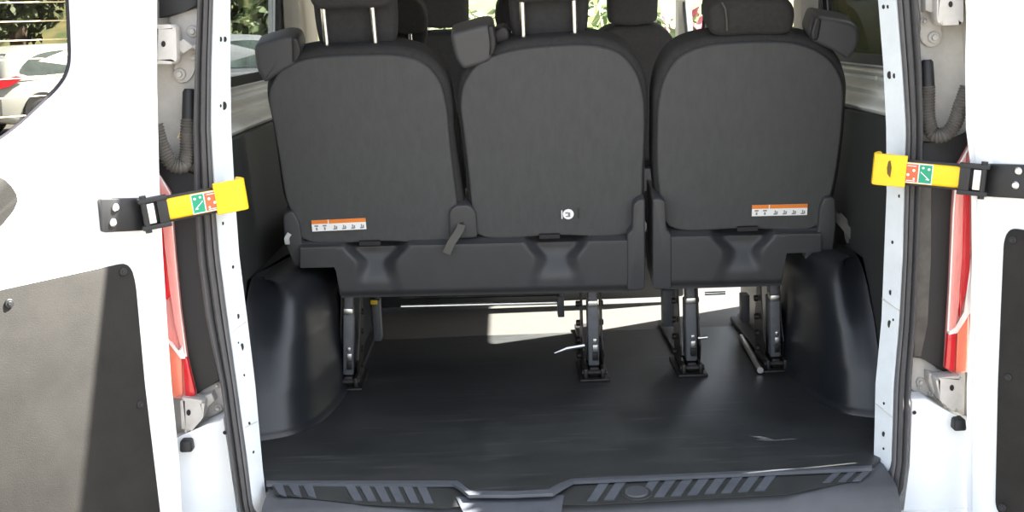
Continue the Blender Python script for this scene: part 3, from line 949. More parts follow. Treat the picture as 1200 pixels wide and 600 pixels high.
obj('chrome_slide', MB().tube([PZ(869, 395, FLOOR + .012), PZ(891, 434, FLOOR + .012)], .009, 10), STEEL, sgl)
obj('side_bolt', MB().tube([P(818, 396, .70), P(829, 395, .70)], .005, 10), STEEL, sgl)

# ------------------------------------------------------------------ seats further forward
def far_seat(name, label, X, Y, ztop, w, hw, hz0, hz1, double=False, comma=False, group=None):
    t = thing(name, label, 'car seat', (X, Y, FLOOR), group)
    e2 = V((0, -.20, .98)).normalized()
    nn = V((0, e2.z, -e2.y))
    places = [0] if not double else [-.255, .255]
    for dx in places:
        fr = (V((X + dx, Y, ztop)), X1, e2, nn)
        h = .60
        o = [(-w / 2 + .02, -h), (w / 2 - .02, -h), (w / 2, -h * .6), (w / 2 - .01, -.22), (w / 2 - .05, -.07), (w / 4, -.008), (0, 0), (-w / 4, -.008), (-w / 2 + .05, -.07), (-w / 2 + .01, -.22), (-w / 2, -h * .6)]
        obj('backrest', MB().slab(catmull(o, 6), fr, .0, .13, .035), FABRIC, t, ang=60)
        if comma:
            headrest(t, fr, -hw / 2, hw / 2, hz0 - ztop, hz1 - ztop, -.01, (-.075, .075), 0)
        else:
            q = catmull([(-hw / 2 + .01, hz0 - ztop), (hw / 2 - .01, hz0 - ztop), (hw / 2, hz0 - ztop + .05), (hw / 2 - .01, hz1 - ztop - .03), (hw / 2 - .05, hz1 - ztop), (-hw / 2 + .05, hz1 - ztop), (-hw / 2 + .01, hz1 - ztop - .03), (-hw / 2, hz0 - ztop + .05)], 5)
            hd = obj('headrest', MB().slab(q, fr, .0, .10, .03, .004), FABRIC, t, ang=60)
            for px in (-.07, .07):
                p = fr[0] + X1 * px + nn * .05
                obj('post', MB().tube([p - e2 * .04, p + e2 * (hz0 - ztop + .03)], .006, 8), CHROME, hd)
                obj('post_collar', MB().disc(p - e2 * .004, e2, .016, .012, 14, .004), BLACKPL, hd)
        yb = Y + .10
        obj('seat_cushion', MB().box((X + dx - w / 2 + .01, X + dx + w / 2 - .01), (yb + .10, yb + .56), (FLOOR + .30, FLOOR + .45), .04, 4), FABRIC, t, ang=60)
    x0, x1 = X + places[0] - w / 2 + .02, X + places[-1] + w / 2 - .02
    obj('seat_base', MB().box((x0, x1), (Y + .14, Y + .60), (FLOOR + .16, FLOOR + .31), .02), PLASTIC, t)
    for lx in (x0 + .05, x1 - .05):
        for ly in (Y + .2, Y + .5):
            obj('leg', MB().box((lx - .02, lx + .02), (ly - .03, ly + .03), (FLOOR, FLOOR + .17), .004), DARKST, t)
    if double:
        obj('base_cover', MB().box((x0 - .02, x1 + .28), (Y - .06, Y - .02), (FLOOR + .02, FLOOR + .34), .01), PLASTIC, t)
    return t
far_seat('double_seat', 'black double bench of the row ahead, glimpsed between the left backrests', -.255, 1.72, 1.50, .47, .265, 1.575, 1.70, True, True)
far_seat('front_seat', 'black front seat glimpsed over the row ahead, left of the middle headrest', -.375, 3.10, 1.565, .47, .225, 1.60, 1.84)
far_seat('front_seat', 'black front seat with rounded shoulders visible between middle and right backrests', .475, 3.10, 1.565, .47, .225, 1.58, 1.80)
# hanging seat belt by the right front seat
sb = thing('seat_belt', 'thin dark seat belt hanging beside the right front door window', 'seat belt', (.80, 3.2, 1.5))
a, b = P(826, 12, 3.1), P(821, 62, 3.1)
strap(sb, [a, lerp(a, b, .5), b], .014, 'webbing', BLACKPL)
obj('belt_anchor', MB().box((a.x - .015, a.x + .015), (3.09, 3.12), (a.z - .02, a.z + .03), .005), BLACKPL, sb)

# ------------------------------------------------------------------ rear doors
def door(s, label):
    hp = P(186 if s < 0 else 1134, 230, -.07)
    u = V((s * .70, -.715, 0)).normalized()
    nin = V((-s * u.y * -1 * -1, 0, 0))
    nin = V((u.y * (1 if s > 0 else -1), -abs(u.x), 0))
    nin = V((-s * abs(u.y), -abs(u.x), 0)).normalized()      # faces the camera and the van axis
    O = V((hp.x, hp.y, 0))
    t = thing('rear_door', label, 'van door', (hp.x, hp.y, .42))
    def q(px, py, w=0.):
        g = PP(px, py, O + nin * w, nin) - O
        return (g.dot(u), g.z)
    def mp(p, w=0.):
        return O + u * p[0] + Z1 * p[1] + nin * w
    if s < 0:
        edge = [(184, -60), (184, 0), (184, 100), (186.5, 205), (191, 300), (196, 380), (201, 450), (210, 540), (213, 600), (217, 680)]
        win = [(93, -40), (93.5, 20), (95, 60), (94.5, 75), (90, 90), (80, 104), (62, 122), (40, 143), (18, 161), (-10, 178), (-60, 192), (-180, 212)]
        trim = [(150, 307), (157, 330), (168, 450), (186, 600), (190, 680)]
        ttop = [(-420, 430), (0, 341)]
        pins = [(10.5, 355.5, 5.5), (144, 318.5, 5), (164, 474, 4.5)]
    else:
        edge = [(1134, -60), (1133, 0), (1131, 75), (1132, 150), (1138, 200), (1139, 300), (1137, 380), (1133, 450), (1133, 600), (1133, 680)]
        win = [(1226, -40), (1226, 20), (1225, 50), (1228, 66), (1240, 90), (1262, 112), (1290, 132), (1320, 150), (1400, 170)]
        trim = [(1184, 267), (1178, 282), (1175, 350), (1171, 450), (1168, 590), (1172, 602), (1190, 612)]
        ttop = None
        pins = [(1187, 281, 5), (1181.5, 442, 5), (1175, 594.5, 5)]
    E = [q(*p) for p in edge]
    W = .74
    outer = E + [(W, .42), (W + .0, 1.45), (W - .03, 1.93)]
    outer = [(p[0], min(p[1], 1.93)) for p in outer]
    outer[0] = (E[0][0] + .0, 1.93)
    outer = [p for i, p in enumerate(outer) if i == 0 or (V(p) - V(outer[i - 1])).length > .01]
    E_low = min(p[1] for p in outer)
    if s < 0:
        wl = [q(*p) for p in win]
        wl[0] = (wl[0][0], 1.87)
        wl = wl[:-1] + [(W - .16, wl[-2][1] - .0), (W - .09, wl[-2][1] + .06), (W - .09, 1.87)]
        wl = [tuple(p)[:2] for p in fillet([V((a, b, 0)) for a, b in wl], .02, 3)]
    else:
        wl = [(.24, 1.87), (.235, 1.60), (.26, 1.52), (.34, 1.43), (.44, 1.40), (W - .16, 1.39), (W - .09, 1.45), (W - .09, 1.87)]
        wl = [tuple(p)[:2] for p in fillet([V((a, b, 0)) for a, b in wl], .04, 3)]
    mb = MB().plate(outer, [wl], lambda p: mp(p, 0), -nin * .055)
    bmesh.ops.recalc_face_normals(mb.bm, faces=mb.bm.faces)
    obj('door_panel', mb, WHITE, t, ang=30)
    # pressed inner flange along the hinge edge
    sw = MB()
    rs = []
    for p in E[:-1]:
        rs.append([mp((p[0] + .012, p[1]), .0), mp((p[0] + .016, p[1]), .006), mp((p[0] + .030, p[1]), .008), mp((p[0] + .044, p[1]), .006), mp((p[0] + .05, p[1]), .0)])
    obj('edge_flange', MB().rings(rs, False, False, False), WHITE, t)
    # glass with black edge and heater wires
    g = obj('window_glass', MB().prism([mp(p, -.048) for p in wl], -nin * .004), GL_DOOR, t)
    ins = [tuple(p) for p in inset2([V(p) for p in wl], .0055)]
    obj('glass_edge', MB().plate(wl, [ins], lambda p: mp(p, -.042), -nin * .005), FRIT, g)
    mb = MB()
    zz = 1.86
    while zz > min(p[1] for p in wl) + .015:
        xs = []
        m_ = len(ins)
        for i in range(m_):
            a, b = ins[i - 1], ins[i]
            if (a[1] - zz) * (b[1] - zz) < 0:
                xs.append(a[0] + (b[0] - a[0]) * (zz - a[1]) / (b[1] - a[1]))
        if len(xs) >= 2:
            mb.tube([mp((min(xs), zz), -.0465), mp((max(xs), zz), -.0465)], .0011, 5)
        zz -= .0375
    obj('heater_wires', mb, HEAT, g)
    # trim board
    tr = [q(*p) for p in trim]
    if ttop:
        tl = [q(*p) for p in ttop]
        sl = (tl[0][1] - tl[1][1]) / (tl[0][0] - tl[1][0])
        z_end = tl[1][1] + sl * (W - .06 - tl[1][0])
        a = [(W - .06, z_end)]
        lo = [(W - .06, .50)]
        poly = tr[:-1] + [(tr[-2][0] - .0, .50)] + lo + a
    else:
        z0 = tr[0][1]
        poly = tr + [(W - .06, tr[-1][1]), (W - .06, z0 - .03)]
    pl = fillet([V((a_, b_, 0)) for a_, b_ in poly], .022, 4)
    tb = obj('trim_board', MB().prism([mp((p.x, p.y), .007) for p in pl], -nin * .006, .002), DOORTRIM, t)
    for px, py, r in pins:
        c = q(px, py, .007)
        mb = MB().disc(mp(c, .007), nin, r * .0017, .004, 18, .0015)
        mb.disc(mp(c, .011), nin, r * .0009, .0025, 14, .001)
        obj('trim_clip', mb, BLACKPL, tb)
    # latch cover further along
    if s < 0:
        lp = [(-90, 208), (0, 207), (12, 219), (19.5, 232), (14, 246), (0, 263), (-90, 325)]
        pl = fillet([V((*q(*p), 0)) for p in lp], .008, 3)
    else:
        pl = fillet([V((a_, b_, 0)) for a_, b_ in ((.30, 1.22), (.36, 1.28), (.55, 1.28), (.55, 1.08), (.38, 1.12))], .02, 4)
    obj('latch_cover', MB().prism([mp((p.x, p.y), .010) for p in pl], -nin * .009, .003), DOORTRIM, t)
    return O, u, nin, mp, q, t
DL = door(-1, 'left rear van door, white, swung open with heated window and half sunlit trim board')
DR = door(1, 'right rear van door, white, swung open and shaded, dark trim board at its edge')

# ------------------------------------------------------------------ yellow door check arms
def check_arm(s, label, yell, hook, plate, stick, D):
    O_, u, nin, mp, q, dt = D
    # plate on the door, hook over the jamb
    Yh = -.035
    (hx0, hy0), (hx1, hy1) = hook                   # centre line: hook end, hook start
    H = P(hx0, hy0, Yh)
    K = PP(plate[0][0], plate[0][1], O_ + nin * .03, nin)
    t = thing('door_check_arm', label, 'door check', tuple(H))
    ex = (H - K).normalized()                        # from the door to the hook
    ez = (Z1 - ex * Z1.dot(ex)).normalized()
    ey = ez.cross(ex)
    if ey.y < 0:
        ey = -ey                                     # ey points into the van
    L = (H - K).length
    fr = lambda x, y, z: K + ex * x + ey * y + ez * z
    Lx = lambda px, py: (PP(px, py, K, ey) - K).dot(ex)
    lz = lambda px, py: (PP(px, py, K, ey) - K).dot(ez)
    y0, y1 = Lx(*yell[0]), Lx(*yell[1])
    obj('arm', MB().boxf(K, ex, ey, ez, (0, Lx(*hook[1]) + .01), (.004, .012), (-.030, .028), .004), BLACKPL, t)
    obj('grip', MB().boxf(K, ex, ey, ez, (y0, Lx(*hook[1]) + .01), (-.006, .004), (-.0235, .0225), .006, 3), YELLOW, t)
    # hooked end: wraps round the jamb edge
    xs = Lx(*hook[1])
    xe = Lx(*hook[0])
    prof = [(xs - .002, -.010), (xs + .02, -.012), (xe - .014, -.013), (xe - .004, -.008), (xe, .004), (xe - .001, .03), (xe - .008, .045), (xe - .014, .03), (xe - .013, .008), (xe - .02, .0), (xs - .002, -.001)]
    a = [fr(x, y, -.029 - .002) for x, y in prof]
    hk = obj('hook', MB().rings([[fr(x, y, z) for x, y in inset_prof(prof, i)] for z, i in ((-.0325, .0018), (-.031, 0), (.0345, 0), (.036, .0018))]), YELLOW, t)
    if s > 0:
        c = fr((xs + xe) / 2 - .002, -.0135, .004)
        w = [(-.004, -.018), (.003, -.010), (.005, .004), (.003, .018), (-.001, .020), (-.005, .004)]
        obj('scuff_mark', MB().prism([c + ex * x + ez * z for x, z in w], ey * .0008), SCUFF, hk)
    # sticker with a green and an orange-red half
    (ax, ay), (bx, by) = stick
    sx0, sx1 = sorted((Lx(ax, ay), Lx(bx, by)))
    st = obj('sticker', MB().boxf(K, ex, ey, ez, (sx0, sx1), (-.0072, -.0062), (-.0215, .0215)), WHITEPR, t)
    mid = (sx0 + sx1) / 2
    obj('green_half', MB().boxf(K, ex, ey, ez, (sx0 + .0018, mid - .0012), (-.0080, -.0070), (-.0195, .0195)), GREEN, st)
    obj('orange_half', MB().boxf(K, ex, ey, ez, (mid + .0012, sx1 - .0018), (-.0080, -.0070), (-.0195, .0195)), REDPR, st)
    w = mid - sx0
    mb = MB()
    def line(x0, z0, x1, z1, th=.0016):
        a, b = fr(x0, -.0083, z0), fr(x1, -.0083, z1)
        d = (b - a).normalized().cross(ey).normalized() * th / 2
        mb.prism([a - d, b - d, b + d, a + d], ey * .0006)
    line(sx0 + w * .2, -.012, sx0 + w * .85, .004)
    line(sx0 + w * .2, -.012, sx0 + w * .45, -.011)
    for fx, fz, r in ((.28, .011, .0028), (.70, .013, .0025), (1.35, .006, .003), (1.75, -.004, .003), (1.30, -.012, .0022)):
        mb.disc(fr(sx0 + w * fx, -.0080, fz), -ey, r, .0006, 12)
    line(sx0 + w * 1.2, -.0165, sx0 + w * 1.85, -.0165, .0013)
    line(sx0 + w * 1.2, .0155, sx0 + w * 1.85, .0155, .0013)
    obj('printed_marks', mb, WHITEPR, st)
    # hinge knuckle and door plate
    kn = MB()
    kn.boxf(K, ex, ey, ez, (-.012, .05), (-.012, .006), (.022, .032), .002)
    kn.boxf(K, ex, ey, ez, (-.012, .05), (-.012, .006), (-.036, -.026), .002)
    kn.boxf(K, ex, ey, ez, (.026, .048), (-.010, .008), (-.03, .026), .002)
    kn.tube([fr(0, -.004, -.042), fr(0, -.004, .038)], .007, 10)
    obj('knuckle', kn, BLACKPL, t)
    obj('spring_clip', MB().boxf(K, ex, ey, ez, (.004, .020), (-.009, -.003), (-.024, .02), .002), STEEL, t)
    kc = q(*plate[0], .012)
    e0, e1 = q(*plate[1], .012), q(*plate[2], .012)
    poly = [(kc[0] - .0, kc[1] + .033), (kc[0] + .0, kc[1] - .037), (e0[0], e0[1] - .035), (e0[0], e0[1] + .036)]
    pl = fillet([V((a_, b_, 0)) for a_, b_ in poly], .006, 3)
    pb = obj('door_plate', MB().prism([mp((p.x, p.y), .014) for p in pl], -nin * .013, .002), BLACKPL, t)
    for bx_, by_ in plate[3:]:
        c = q(bx_, by_, .014)
        mb = MB().disc(mp(c, .014), nin, .0085, .005, 16, .003)
        obj('bolt', mb, STEEL, pb)

def inset_prof(prof, d):
    if not d:
        return prof
    return [tuple(p) for p in inset2([V(p) for p in prof], d)]

check_arm(-1, 'yellow and black door check arm hooked on the left jamb', [(189, 247), (255, 240)], [(289.5, 227), (253, 236)], [(170, 250), (119, 253), (119, 253), (135.5, 243.5), (132.5, 261)], [(224, 240), (254.5, 236)], DL)
check_arm(1, 'yellow and black door check arm hooked on the right jamb, with scuffed hook', [(1131, 209), (1062, 203)], [(1022, 198), (1061, 203)], [(1152, 210), (1212, 214), (1212, 214), (1193.5, 200.5), (1190, 217)], [(1093, 206), (1060.5, 203)], DR)

# ------------------------------------------------------------------ tail lights
def tail(s, label):
    if s < 0:
        R_ = [(183, 205), (187, 208), (198, 226), (204, 300), (210, 360), (217, 415), (224, 445), (228, 464)]
        I_ = [(170, 203), (181, 215), (189, 235), (193, 300), (198, 350), (200, 352), (200, 352), (200, 352)]
    t = thing('tail_light', label, 'tail light', tuple(P(200 if s < 0 else 1125, 440, .02)))
    Yt = .0
    def pr(l, d=.03, w=0., m=REDLENS, nm='lens', par=None):
        return obj(nm, MB().prism([P(x, y, Yt + w) for x, y in l], (0, d, 0), .003), m, par or t)
    if s < 0:
        pr([(181, 202), (184, 203), (199, 226), (205, 300), (211, 362), (219, 420), (229, 463), (213, 468), (196, 466), (192, 466), (184, 330)], .02, .008, PINKLENS, 'housing')
        pr([(181, 204), (183, 206), (187, 222), (193, 300), (200, 348), (195, 352), (190, 345), (185, 330)], .01, -.002, REDLENS, 'red_lens')
        pr([(184, 203), (199, 226), (205, 300), (211, 362), (218, 415), (213, 418), (205, 380), (199, 340), (193, 290), (188, 226)], .01, .000, PINKLENS, 'reflector_strip')
        pr([(195, 392), (213, 420), (214, 462), (206, 466), (192, 462), (188, 384)], .01, .000, ORLENS, 'indicator_lens')
        pr([(214, 421), (219, 419), (229, 463), (217, 467)], .012, -.003, REDLENS, 'side_lens')
        pr([(196, 396), (210, 414), (213, 404), (217, 421), (211, 421), (196, 401)], .01, -.004, CLEARL, 'clear_rib')
        obj('clear_edge', MB().tube([P(x, y, .002) for x, y in ((187, 206), (198.5, 226), (204.5, 300), (210.5, 362), (218, 418))], .0022, 6), CLEARL, t)
    else:
        pr([(1142, 164), (1138, 168), (1121, 198), (1117, 250), (1114, 330), (1111, 380), (1108, 432), (1117, 438), (1142, 436)], .02, .008, PINKLENS, 'housing')
        pr([(1135, 172), (1122, 199), (1119, 250), (1115, 330), (1112, 388), (1121, 388), (1127, 330), (1130, 250), (1131, 205)], .01, .000, PINKLENS, 'reflector_strip')
        pr([(1130, 205), (1137, 190), (1137, 330), (1130, 345), (1125, 372), (1125, 340), (1128, 300), (1129, 250)], .01, -.003, REDLENS, 'red_lens')
        pr([(1137, 362), (1122, 388), (1120, 436), (1138, 436), (1141, 430), (1141, 362)], .01, .000, ORLENS, 'indicator_lens')
        pr([(1111, 392), (1121, 390), (1119, 437), (1108, 432)], .012, -.003, REDLENS, 'side_lens')
        pr([(1138, 300), (1139, 365), (1122, 391), (1112, 393), (1113, 387), (1121, 384), (1131, 366)], .01, -.004, CLEARL, 'clear_rib')
        obj('clear_edge', MB().tube([P(x, y, .002) for x, y in ((1137, 170), (1121.5, 198), (1117.5, 250), (1114, 330), (1111, 388))], .0025, 6), CLEARL, t)
tail(-1, 'red and pale tail light strip beside the left door edge')
tail(1, 'red and pale tail light strip beside the right door edge')

# ------------------------------------------------------------------ hinges
def hinge(door_, label, block, hole, plate, bolts, arm, Yb=-.02):
    bl = fillet([V((*p, 0)) for p in block], 3.5, 4)
    t = obj('hinge', MB().prism([P(p.x, p.y, Yb) for p in bl], (0, .045, 0), .010), HINGEM, door_)
    pl = catmull([V(p) for p in plate], 4)
    obj('hinge_plate', MB().prism([P(p.x, p.y, .042) for p in pl], (0, .010, 0), .003), HINGEM, t)
    obj('hinge_arm', MB().prism([P(x, y, .012) for x, y in arm], (0, .035, 0), .008), HINGEM, t)
    obj('pin_hole', MB().rings([[P(hole[0] + r * 1.0 * math.cos(a), hole[1] + r * 1.4 * math.sin(a), Yb - y) for a in [2 * PI * k / 16 for k in range(16)]] for r, y in ((2.6, -.004), (2.6, .0012))]), HOLE, t)
    for bx, by, r in bolts:
        c = P(bx, by, .0415)
        mb = MB().disc(c, -Y1, r * 1.9 / 1000, .005, 20, .002)
        mb.disc(c - Y1 * .005, -Y1, r * 1.0 / 1000, .007, 6, .001)
        obj('hinge_bolt', mb, HINGEM, t)
hinge(DL[5], 'upper hinge at the left door, cream painted block with round hole', [(180, 29), (203, 28.5), (206, 34), (207, 70), (204, 75), (180, 75)], (191.5, 51.5),
      [(200, 14), (215, 12), (231, 10), (231, 50), (229, 78), (223, 92), (213, 98), (204, 92), (203, 82), (209, 70), (212, 60), (208, 40), (198, 24)], [(211, 87, 7), (226, 37, 7), (228, 68, 5)], [(203, 44), (214, 50), (230, 50), (230, 60), (214, 58), (203, 62)])
hinge(DL[5], 'lower hinge at the left door, below the tail light', [(211, 466), (222, 467), (240, 470), (238, 490), (222, 508), (213, 506)], (221, 483.5),
      [(232, 452), (245, 446), (258, 446), (262, 478), (252, 486), (240, 488), (232, 476)], [(255, 451, 4), (256, 478, 5)], [(234, 466), (248, 460), (252, 470), (240, 482), (232, 482)])
hinge(DR[5], 'upper hinge at the right door, cut by the picture top', [(1098, -20), (1129, -20), (1129, 25), (1126, 29), (1102, 30), (1098, 24)], (1114, 5),
      [(1077, -15), (1100, -14), (1106, 10), (1102, 30), (1104, 44), (1097, 54), (1086, 54), (1078, 44), (1080, 28)], [(1094, 44, 7), (1082, 25, 4)], [(1084, -4), (1100, -8), (1100, 14), (1092, 10), (1084, 14)])
hinge(DR[5], 'lower hinge at the right door, below the tail light', [(1096, 443), (1128, 440), (1129, 478), (1120, 484), (1102, 470)], (1115.5, 454.5),
      [(1068, 420), (1082, 420), (1098, 432), (1110, 446), (1102, 466), (1085, 462), (1069, 458)], [(1078, 447, 5), (1091, 461, 4), (1077, 453, 3)], [(1088, 436), (1100, 440), (1104, 466), (1094, 462), (1088, 448)])

# dark mirror-like strip above the left upper hinge (gas hose cover)
tag(obj('hinge_shroud', MB().prism([P(x, y, .02) for x, y in ((186, -40), (232, -40), (231, 8), (215, 14), (196, 20), (186, 21))], (0, .02, 0), .004), BLACKPL),
    'dark plastic shroud above the upper left hinge', 'shroud')

# ------------------------------------------------------------------ cable conduits
def conduit(label, path, rpx, Yc, sleeve):
    p = catmull([P(x, y, Yy) for x, y, Yy in path], 14, False)
    t = thing('cable_conduit', label, 'cable conduit', tuple(p[0]))
    dens = []
    # resample evenly and corrugate
    L = [0]
    for a, b in zip(p, p[1:]):
        L.append(L[-1] + (b - a).length)
    N = int(L[-1] / .0016)
    k = 0
    for i in range(N + 1):
        d = L[-1] * i / N
        while k < len(L) - 2 and L[k + 1] < d:
            k += 1
        dens.append(lerp(p[k], p[k + 1], (d - L[k]) / max(L[k + 1] - L[k], 1e-6)))
    rad = [rpx * 2.9 / F * (1 + .09 * math.sin(i * PI / 2)) for i in range(len(dens))]
    obj('hose', MB().tube(dens, rad, 14), RUBBER2, t)
    a = [P(x, y, .02) for x, y in sleeve]
    if path[0][0] < 600:
        obj('wire', MB().tube([P(208, 162, .01), P(214, 150, .015), P(221, 137, .02), P(227, 124, .025)], .0022, 6), HEAT, t)
    obj('sleeve', MB().tube([a[0], lerp(a[0], a[1], .1), a[1]], [.010, .014, .016], 14), BLACKPL, t)
conduit('corrugated cable conduit looping out beside the left jamb', [(182, 146, -.02), (190, 172, -.02), (202, 192, -.015), (215, 194, -.01), (219, 182, .0), (220, 160, .01), (221, 140, .02)], 8.6, .0, [(221.5, 104), (221.5, 142)])
conduit('corrugated cable conduit looping out beside the right jamb', [(1134, 102, -.02), (1126, 124, -.02), (1117, 148, -.015), (1106, 158, -.01), (1095, 158, .0), (1088, 142, .01), (1087, 100, .02)], 8.6, .0, [(1086, 70), (1087, 102)])

# ------------------------------------------------------------------ rubber stops
def stop(label, px, py):
    c = P(px, py, -.035)
    t = tag(obj('rubber_stop', MB().boxf(c, X1, Y1, Z1, (-.015, .015), (-.012, .03), (-.014, .014), .006, 3, .85), BLACKPL), label, 'rubber stop')
stop('black rubber door stop under the lower left hinge', 218.5, 522)
stop('black rubber door stop under the lower right hinge', 1124, 497)

# ------------------------------------------------------------------ outside
struct('ground', MB().box((-60, 60), (-30, 90), (-.2, 0)), ASPH)
def bank(u, v):
    x = lerp(-60, 40, u); y = lerp(13 + 22 * sm(-2, -5, x), 50, v) + 1.5 * math.sin(u * 9)
    return V((x, y, -.1 + 5.2 * sm(0, 1, v) + .25 * math.sin(u * 40 + v * 9) * v + .15 * math.sin(u * 95) * v))
struct('grass_bank', MB().grid(bank, 120, 30), GRASS)

def leaves(c, rad, n, size, mb, squash=.8):
    for _ in range(n):
        while True:
            p = V((random.uniform(-1, 1), random.uniform(-1, 1), random.uniform(-1, 1)))
            if .35 < p.length < 1:
                break
        p = V((p.x * rad, p.y * rad, p.z * rad * squash)) + c
        a = V((random.gauss(0, 1), random.gauss(0, 1), random.gauss(0, 1))).normalized()
        b = a.orthogonal().normalized()
        s = size * random.uniform(.6, 1.3)
        mb.f([mb.v(p - a * s), mb.v(p - b * s * .5), mb.v(p + a * s), mb.v(p + b * s * .5)])

LEAFS = [mat('leaf_dark', (.05, .075, .025), .7, var=.4, vscale=1.2), mat('leaf_mid', (.075, .095, .035), .7, var=.4, vscale=1.2), mat('leaf_olive', (.13, .12, .05), .8, var=.35, vscale=1.2), mat('leaf_pale', (.13, .18, .06), .7, var=.3, vscale=1.5)]
def tree(label, x, y, h, r, leafm, n=2600, name='leafy_tree', group=None, size=.16):
    t = thing(name, label, 'tree', (x, y, 0), group)
    hh = h
    obj('trunk', MB().tube([(x, y, -.2), (x + .08, y, h * .35), (x - .05, y + .05, h * .65)], [h * .035, h * .028, h * .015], 8), BARK, t)
    mb = MB()
    for k in range(7):
        a = 2 * PI * k / 7
        c = V((x + math.cos(a) * r * .45, y + math.sin(a) * r * .45, h * (.5 + .1 * math.sin(k * 2.3))))
        leaves(c, r * .62, n // 8, size, mb, 1.0)
    leaves(V((x, y, h * .72)), r * .6, n // 6, size, mb)
    obj('crown', mb, leafm, t, smooth=False, recalc=False)
G1 = 'trees behind the parked cars'
tree('tall olive brown tree behind the parked white hatchback', -15.0, 32, 8, 3.6, LEAFS[2], 5200, size=.26)
tree('green tree seen over the parked white hatchback roof', -11.2, 27.5, 7, 1.9, LEAFS[1], 4200, size=.18)
tree('dark green tree beyond the left quarter window', -6.0, 28.5, 6.5, 3.0, LEAFS[0], 5200, size=.2)
tree('tree standing outside the right quarter window', 6.5, 9, 6.5, 3.2, LEAFS[0], 4200, size=.2)
def shrub(label, x, y, z, r, leafm, n, flowers=0):
    t = thing('shrub', label, 'shrub', (x, y, z))
    mb = MB()
    leaves(V((x, y, z + r * .8)), r, n, r * .09, mb)
    obj('foliage', mb, leafm, t, smooth=False, recalc=False)
    if flowers:
        mb = MB()
        leaves(V((x, y - r * .2, z + r * .9)), r * .9, flowers, r * .10, mb)
        obj('blossom', mb, mat('pink_petals', (.55, .10, .16), .6, var=.3), t, smooth=False, recalc=False)
shrub('pink flowering shrub seen past the right front door window', 1.75, 9.6, .9 - .9, 1.1, LEAFS[3], 900, 300)
shrub('pale green shrub seen through the windscreen left of the front headrest', .95, 13.5, .0, 1.2, LEAFS[3], 1500)
shrub('green shrub seen through the windscreen between the far seats', -.40, 17.2, .1, 1.1, LEAFS[1], 1300)
shrub('dry straw coloured shrub behind the parked white hatchback', -9.0, 25.8, .0, 1.0, mat('dry_straw', (.42, .30, .12), .8, var=.3), 1800)

def rrect(x0, x1, hw, z, r, k=4):
    return [V((p.x, p.y, z)) for p in fillet([(x0, -hw, 0), (x1, -hw, 0), (x1, hw, 0), (x0, hw, 0)], r, k)]
def car(label, paint, loc, rz, sc=1.0):
    t = thing('hatchback_car', label, 'car', (0, 0, 0))
    st = [(-1.93, .62, .32, .80), (-1.90, .74, .25, .90), (-1.70, .82, .20, .95), (-.9, .85, .18, .97), (.5, .85, .18, .97), (1.05, .84, .2, .93), (1.55, .80, .22, .82), (1.85, .70, .26, .70), (1.93, .55, .34, .58)]
    rs = []
    for x, hw, z0, z1 in st:
        rs.append([V((x, p.x, p.y)) for p in fillet([(-hw * .96, z0, 0), (hw * .96, z0, 0), (hw, lerp(z0, z1, .5), 0), (hw * .93, z1, 0), (-hw * .93, z1, 0), (-hw, lerp(z0, z1, .5), 0)], .10, 4)])
    obj('car_body', MB().rings(rs), paint, t, ang=45)
    gh = [(.90, -1.86, 1.15, .79), (1.0, -1.84, 1.0, .775), (1.2, -1.72, .68, .70), (1.36, -1.55, .38, .62), (1.45, -1.30, .10, .52), (1.475, -1.0, -.2, .40)]
    rs = [rrect(a, b, hw, z, .22) for z, a, b, hw in gh]
    obj('cabin', MB().rings(rs), paint, t, ang=45)
    def gy(z): return interp([(g[0], g[3]) for g in gh], z)[0]
    def gx(z): return interp([(g[0], g[1]) for g in gh], z)[0]
    def gf(z): return interp([(g[0], g[2]) for g in gh], z)[0]
    for s in (-1, 1):
        w = catmull([V(p) for p in ((-1.55, 1.02), (-1.42, 1.17), (-1.12, 1.31), (-.5, 1.37), (.10, 1.36), (.45, 1.2), (.72, 1.02), (-.4, 1.0))], 4)
        obj('side_window', MB().prism([V((p.x, s * (gy(p.y) + .006), p.y)) for p in w], (0, -s * .02, 0)), CARGL, t)
        obj('door_handle', MB().box((-.55, -.38), (s * .845 - .015, s * .845 + .022), (.83, .86), .008), DARKST, t)
        obj('tail_lamp', MB().prism([V(p) for p in ((-1.955, s * .50, .80), (-1.955, s * .70, .78), (-1.80, s * .845, .82), (-1.52, s * .865, .96), (-1.66, s * .83, .98), (-1.90, s * .70, .92))], (.03, -s * .02, 0)), REDLENS, t)
        for wx in (-1.22, 1.22):
            c = V((wx, s * .74, .30))
            a_ = MB().disc(V((wx, s * .80, .33)), V((0, s, 0)), .37, .062, 28, .01)
            obj('wheel_arch', a_, HOLE, t)
            w_ = obj('wheel', MB().disc(V((wx, s * .70, .30)), V((0, s, 0)), .30, .185, 28, .03), TYRE, t)
            obj('hubcap', MB().disc(V((wx, s * .88, .30)), V((0, s, 0)), .20, .012, 24, .006), HUBC, w_)
    obj('rear_window', MB().prism([V((gx(z) - .006, y, z)) for y, z in ((-.56, 1.02), (.56, 1.02), (.46, 1.34), (-.46, 1.34))], (.02, 0, 0)), CARGL, t)
    obj('windscreen', MB().prism([V((gf(z) + .01, y, z)) for y, z in ((-.62, 1.0), (.62, 1.0), (.48, 1.36), (-.48, 1.36))], (-.02, 0, 0)), CARGL, t)
    obj('rear_bumper', MB().box((-1.97, -1.80), (-.70, .70), (.28, .52), .06, 3), paint, t)
    obj('number_plate', MB().box((-1.975, -1.955), (-.24, .24), (.60, .70), .005), WHITEPR, t)
    t.location = loc
    t.rotation_euler = (0, 0, rz)
    t.scale = (sc, sc, sc)
    return t
car('white parked hatchback seen through the left door window', CARW, (-8.2, 22.1, 0), math.radians(52), 1.07)
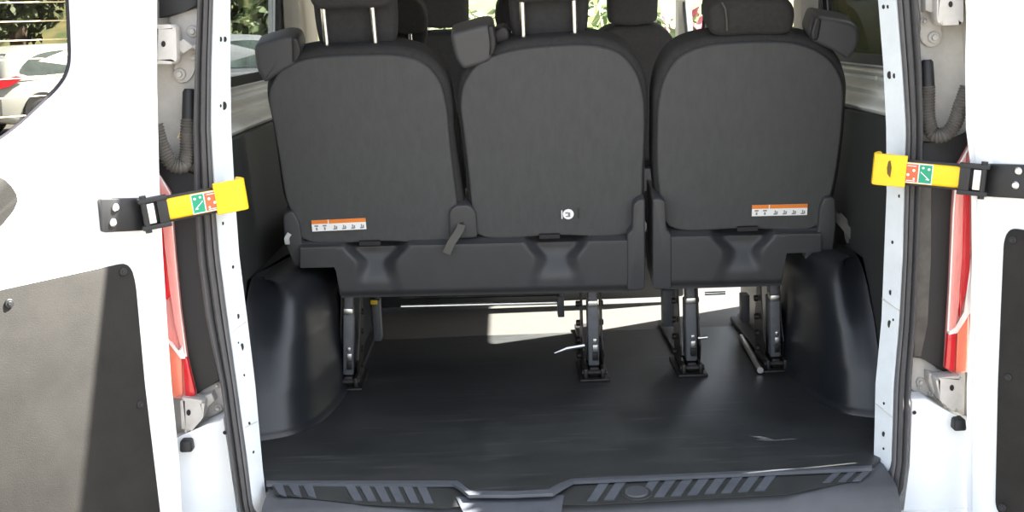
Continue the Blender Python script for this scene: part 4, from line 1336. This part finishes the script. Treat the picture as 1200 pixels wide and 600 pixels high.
car('dark silver parked hatchback seen through the left quarter window', CARS, (-4.35, 19.3, 0), math.radians(20), 1.1)

GROUPS = {'rear_door': 'rear doors of the van', 'door_check_arm': 'yellow door check arms', 'tail_light': 'tail lights beside the rear doors', 'cable_conduit': 'cable conduits at the rear jambs',
          'rubber_stop': 'rubber stops under the lower hinges', 'wheel_arch_cover': 'wheel arch covers in the load space', 'front_seat': 'front seats of the van', 'leafy_tree': 'trees around the van',
          'shrub': 'shrubs around the van', 'hatchback_car': 'cars parked outside'}
for o in COL.objects:
    k = o.name.split('.')[0]
    if o.parent is None and k in GROUPS:
        o['group'] = GROUPS[k]

# ------------------------------------------------------------------ light
w = bpy.data.worlds.new('sky'); SC.world = w
w.use_nodes = True
nt = w.node_tree
bg = nt.nodes['Background']
sk = nt.nodes.new('ShaderNodeTexSky')
sk.sky_type = 'NISHITA'
sk.sun_disc = False
sk.sun_elevation = math.radians(50)
sk.sun_rotation = math.radians(79)
sk.dust_density = 2.0
hs = nt.nodes.new('ShaderNodeHueSaturation'); hs.inputs['Saturation'].default_value = .42
nt.links.new(sk.outputs['Color'], hs.inputs['Color'])
nt.links.new(hs.outputs['Color'], bg.inputs['Color'])
bg.inputs['Strength'].default_value = .26
sun = bpy.data.lights.new('sun', 'SUN')
sun.energy = 25.0
sun.angle = math.radians(.6)
sun.color = (1, .95, .86)
so = bpy.data.objects.new('sun', sun); COL.objects.link(so)
AZ, EL = math.radians(79), math.radians(50)
d = V((math.sin(AZ) * math.cos(EL), math.cos(AZ) * math.cos(EL), math.sin(EL)))
so.rotation_euler = d.to_track_quat('Z', 'Y').to_euler()
so.location = (4, 8, 10)

# ------------------------------------------------------------------ camera
cam = bpy.data.cameras.new('camera')
cam.sensor_width = 36
cam.lens = 36 * F / 1200
cam.clip_start = .05
cam.clip_end = 300
co = bpy.data.objects.new('camera', cam); COL.objects.link(co)
co.matrix_world = Matrix.Translation(CAM) @ R.to_4x4()
SC.camera = co
SC.view_settings.view_transform = 'Standard'
SC.view_settings.look = 'None'
SC.view_settings.exposure = 1.35
SC.view_settings.gamma = 1.0
